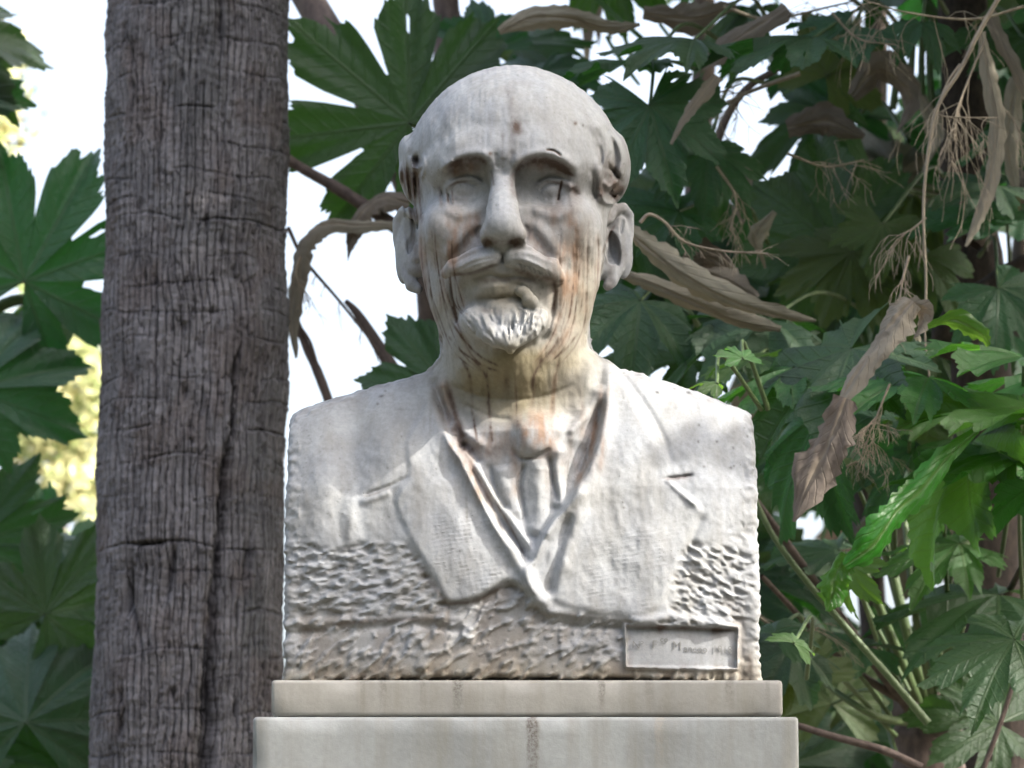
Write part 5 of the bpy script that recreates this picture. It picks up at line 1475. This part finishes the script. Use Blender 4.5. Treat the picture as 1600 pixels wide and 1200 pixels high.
# ---- overhanging tree whose leaves shade the bust (its crown is above the picture)
LIT = [[(935, 575), (990, 578), (1080, 605), (1105, 622), (1040, 668), (985, 700), (985, 760), (1060, 745), (1100, 745), (1150, 765), (1190, 780), (1200, 960), (1190, 1080), (1130, 1075), (1100, 960), (1000, 900), (900, 900), (850, 910), (826, 915), (790, 860), (745, 790), (700, 710), (690, 672), (735, 700), (770, 760), (800, 800), (800, 648), (880, 640), (935, 610)],
       [(1110, 638), (1150, 638), (1150, 655), (1110, 655)],
       [(880, 400), (935, 400), (930, 520), (900, 560), (870, 540)], [(538, 752), (566, 752), (560, 840), (548, 842)]]
tr = empty('overhanging_tree', (3.4, -0.6, 0.0))
tag(tr, 'tree leaning over from the right front, its leaves dappling the bust with shade', 'tree')
def world_tube(name, pts, r0, r1, mat, parent, sides=8):
    pts = bez(pts, 6); n = len(pts)
    V, F_ = tube_mesh(name, pts, [r0 + (r1 - r0) * i / (n - 1) for i in range(n)], sides)
    return link(name, mesh_np(name, vq(V), F_), parent, mat)
world_tube('trunk', [(3.4, -0.6, 0), (3.35, -0.62, 1.5), (3.2, -0.6, 3.2), (2.9, -0.5, 4.6)], 0.13, 0.08, BROWNSTEM, tr)
for q in ([(3.15, -0.5, 3.4), (2.3, -0.1, 4.1), (1.7, -0.2, 4.7), (1.1, -0.5, 4.6)], [(3.1, -0.5, 3.4), (2.1, 0.4, 4.1), (1.1, 0.9, 4.3), (0.2, 1.2, 4.3)], [(3.0, -0.5, 4.2), (2.0, -0.5, 4.8), (1.0, -0.5, 4.9), (0.2, -0.2, 4.9)]):
    world_tube('limb', q, 0.05, 0.012, BROWNSTEM, tr, 6)
VV = []; FF = []
gs = random.Random(9)
sv = Vector(SUN)
t1 = sv.cross(Vector((0, 0, 1))).normalized(); t2 = sv.cross(t1).normalized()
def small_leaf(c, r, n):
    a = n.orthogonal().normalized(); a = (Quaternion(n, gs.uniform(0, 6.28)) @ a); b = n.cross(a)
    base = len(VV)
    prof = [(-1, 0), (-0.6, 0.42), (0, 0.58), (0.6, 0.36), (1.1, 0)]
    for x, w in prof: VV.append(c + a * x * r + b * w * r - n * 0.1 * r)
    for x, w in prof: VV.append(c + a * x * r - n * (0.0))
    for x, w in prof: VV.append(c + a * x * r - b * w * r - n * 0.1 * r)
    for i in range(4):
        FF.append((base + i, base + i + 1, base + 6 + i, base + 5 + i)); FF.append((base + 5 + i, base + 6 + i, base + 11 + i, base + 10 + i))
T1 = np.array(t1); T2 = np.array(t2); CELL = 0.004
k_ = (PV[:, 1] > 20) & (VN[:, 1] < -0.1)
bw, bx, by = WV[k_][::2], vpx[k_][::2], vpy[k_][::2]
ql = np.zeros(len(bw), bool)
for p in LIT:
    c_ = np.zeros(len(bw), bool)
    for i in range(len(p)):
        a = p[i]; b = p[(i + 1) % len(p)]
        if a[1] != b[1]: c_ ^= ((a[1] > by) != (b[1] > by)) & (bx < (b[0] - a[0]) * (by - a[1]) / (b[1] - a[1]) + a[0])
    ql |= c_
u_ = bw @ T1; v_ = bw @ T2
u0, u1, v0_, v1_ = u_.min() - 0.15, u_.max() + 0.12, v_.min() - 0.12, v_.max() + 0.12
LM = np.zeros((int((u1 - u0) / CELL) + 1, int((v1_ - v0_) / CELL) + 1), bool)
LM[((u_[ql] - u0) / CELL).astype(int), ((v_[ql] - v0_) / CELL).astype(int)] = True
cov = np.zeros_like(LM)
c0 = float(np.array(at(820, 700, -0.05)) @ np.array(sv))
nleaf = 0
def lit_near(a, b, r):
    q = int(r * 1.05 / CELL)
    return LM[max(0, a - q):a + q + 1, max(0, b - q):b + q + 1].any()
for i in range(60000):
    u = gs.uniform(u0, u1); v = gs.uniform(v0_, v1_)
    a = int((u - u0) / CELL); b = int((v - v0_) / CELL)
    if cov[a, b] and gs.random() < 0.93: continue
    r = next((x for x in (0.042, 0.034, 0.026, 0.018, 0.012, 0.008) if not lit_near(a, b, x)), None)
    if r is None: continue
    r *= gs.uniform(0.85, 1.05)
    q = max(0, int(r * 0.5 / CELL)); cov[max(0, a - q):a + q + 1, max(0, b - q):b + q + 1] = True
    c = t1 * u + t2 * v + sv * (c0 + gs.uniform(1.5, 1.85))
    n = (sv + Vector((gs.uniform(-.4, .4), gs.uniform(-.4, .4), gs.uniform(-.4, .4)))).normalized()
    small_leaf(c, r, n); nleaf += 1
print('canopy', nleaf)
for i in range(5200):                                       # the rest of its crown, over palm and shrubs
    b = Vector((gs.uniform(-1.3, 1.9), gs.uniform(0.7, 2.6), gs.uniform(1.5, 3.2)))
    if b.z + 0 < 2.1 and b.x > 0.5 and gs.random() < 0.25: continue
    c = b + sv * gs.uniform(2.0, 2.6)
    if c.z < 3.0: continue
    if b.x > 0.1 and gs.random() < 0.85: continue
    t_ = (c.y - 0.6) / sv.y; p_ = c - sv * t_
    q_ = c - sv * ((c.y - 1.2) / sv.y)
    if (0.12 < p_.x < 1.1 and 1.9 < p_.z < 2.45 or 0.15 < q_.x < 1.2 and 1.9 < q_.z < 2.45) and gs.random() < 0.85: continue
    small_leaf(c, gs.uniform(0.04, 0.075), (sv + Vector((gs.uniform(-.5, .5), gs.uniform(-.5, .5), gs.uniform(-.5, .5)))).normalized())
me = mesh_np('foliage', vq(VV), np.array(FF)); set_color(me, np.tile(np.array([[0.0, 0.1, 0.5]]), (len(VV), 1)), 'Leaf')
tag(link('foliage', me, tr, LEAFM), kind='stuff')

# ---- pale, sunlit tree far behind on the left
ft = empty('distant_tree', (-2.9, 14.0, 0)); tag(ft, 'pale yellow-green tree far behind at the left, blurred between the leaves', 'tree')
world_tube('trunk', [(-2.9, 14, 0), (-2.8, 14, 2.5), (-3.0, 14, 5.5)], 0.16, 0.05, BROWNSTEM, ft)
for q in ([(-2.8, 14, 2.2), (-2.4, 13.8, 3.2), (-2.0, 13.7, 4.2)], [(-2.8, 14, 2.6), (-3.4, 14.1, 3.6), (-3.8, 14.1, 5.0)]): world_tube('limb', q, 0.07, 0.02, BROWNSTEM, ft)
VV = []; FF = []
for i in range(4200):
    px_, py_, rr = random.choice([(30, 560, 36), (110, 540, 40), (60, 680, 40), (130, 690, 44), (150, 610, 36), (5, 650, 36), (120, 760, 30), (40, 620, 30), (-20, 180, 34), (-10, 90, 20)])
    c = Vector(at(px_ + random.gauss(0, rr * 1.0), py_ + random.gauss(0, rr * 1.0), 14 + random.gauss(0, 0.4)))
    small_leaf(c, random.uniform(0.02, 0.045), Vector((random.uniform(-1, 1), random.uniform(-1, .3), random.uniform(0, 1))).normalized())
FARM, ntf, bsf = newmat('pale_leaf'); L(ntf, ramp(ntf, noise(ntf, objco(ntf), 3.0, 3), [(0.4, (0.20, 0.26, 0.08)), (0.6, (0.52, 0.48, 0.24))]), bsf.inputs['Base Color']); bsf.inputs['Roughness'].default_value = 0.6
tag(link('crown', mesh_np('crown', vq(VV), np.array(FF)), ft, FARM), kind='stuff')

# ---- unseen trees added round behind the viewer to block low frontal sky light
bt = empty('light_blocker_trees', (0, -16, 0)); tag(bt, 'ring of dense trees added out of view behind the camera to block low sky light', 'trees')
VV = []; FF = []
gs.seed(3)
for i in range(7500):
    a = gs.uniform(math.radians(165), math.radians(375)); rad = gs.uniform(9, 12)
    h = 6.5
    c = Vector((rad * math.cos(a), -2 + rad * math.sin(a), gs.uniform(0, 1) ** 0.8 * h))
    small_leaf(c, gs.uniform(0.25, 0.5), Vector((-math.cos(a) + gs.uniform(-.6, .6), -math.sin(a) + gs.uniform(-.6, .6), gs.uniform(0, 1))).normalized())
me = mesh_np('crown', vq(VV), np.array(FF)); set_color(me, np.tile(np.array([[0.0, 0.1, 0.5]]), (len(VV), 1)), 'Leaf')
tag(link('crown', me, bt, LEAFM), kind='stuff')
for a in range(170, 375, 20):
    r_ = 10.5; x_ = r_ * math.cos(math.radians(a)); y_ = -2 + r_ * math.sin(math.radians(a))
    world_tube('trunk', [(x_, y_, 0), (x_ + .1, y_, 2), (x_, y_, 5)], 0.2, 0.08, BROWNSTEM, bt)

# ================================================================== GROUND
me = mesh_np('ground', np.array([(-900, -900, 0), (900, -900, 0), (900, 900, 0), (-900, 900, 0)]), np.array([(0, 1, 2, 3)]), False)
gm, nt, bs = newmat('dry_soil'); co = objco(nt)
a = noise(nt, co, 2.5, 6, 0.6); b = noise(nt, co, 40, 5, 0.7)
k = mix(nt, (0.07, 0.065, 0.045), (0.12, 0.11, 0.08), ramp(nt, a, [(0.35, 0.0), (0.65, 1.0)]))
L(nt, mix(nt, k, ramp(nt, b, [(0.3, 0.6), (0.7, 1.2)]), 0.8, 'MULTIPLY'), bs.inputs['Base Color']); bs.inputs['Roughness'].default_value = 0.95
bump(nt, b, bs, 0.6, 0.02)
tag(link('ground', me, None, gm), kind='structure')
print('leaves', LCOUNT[0], 'fill', cnt)
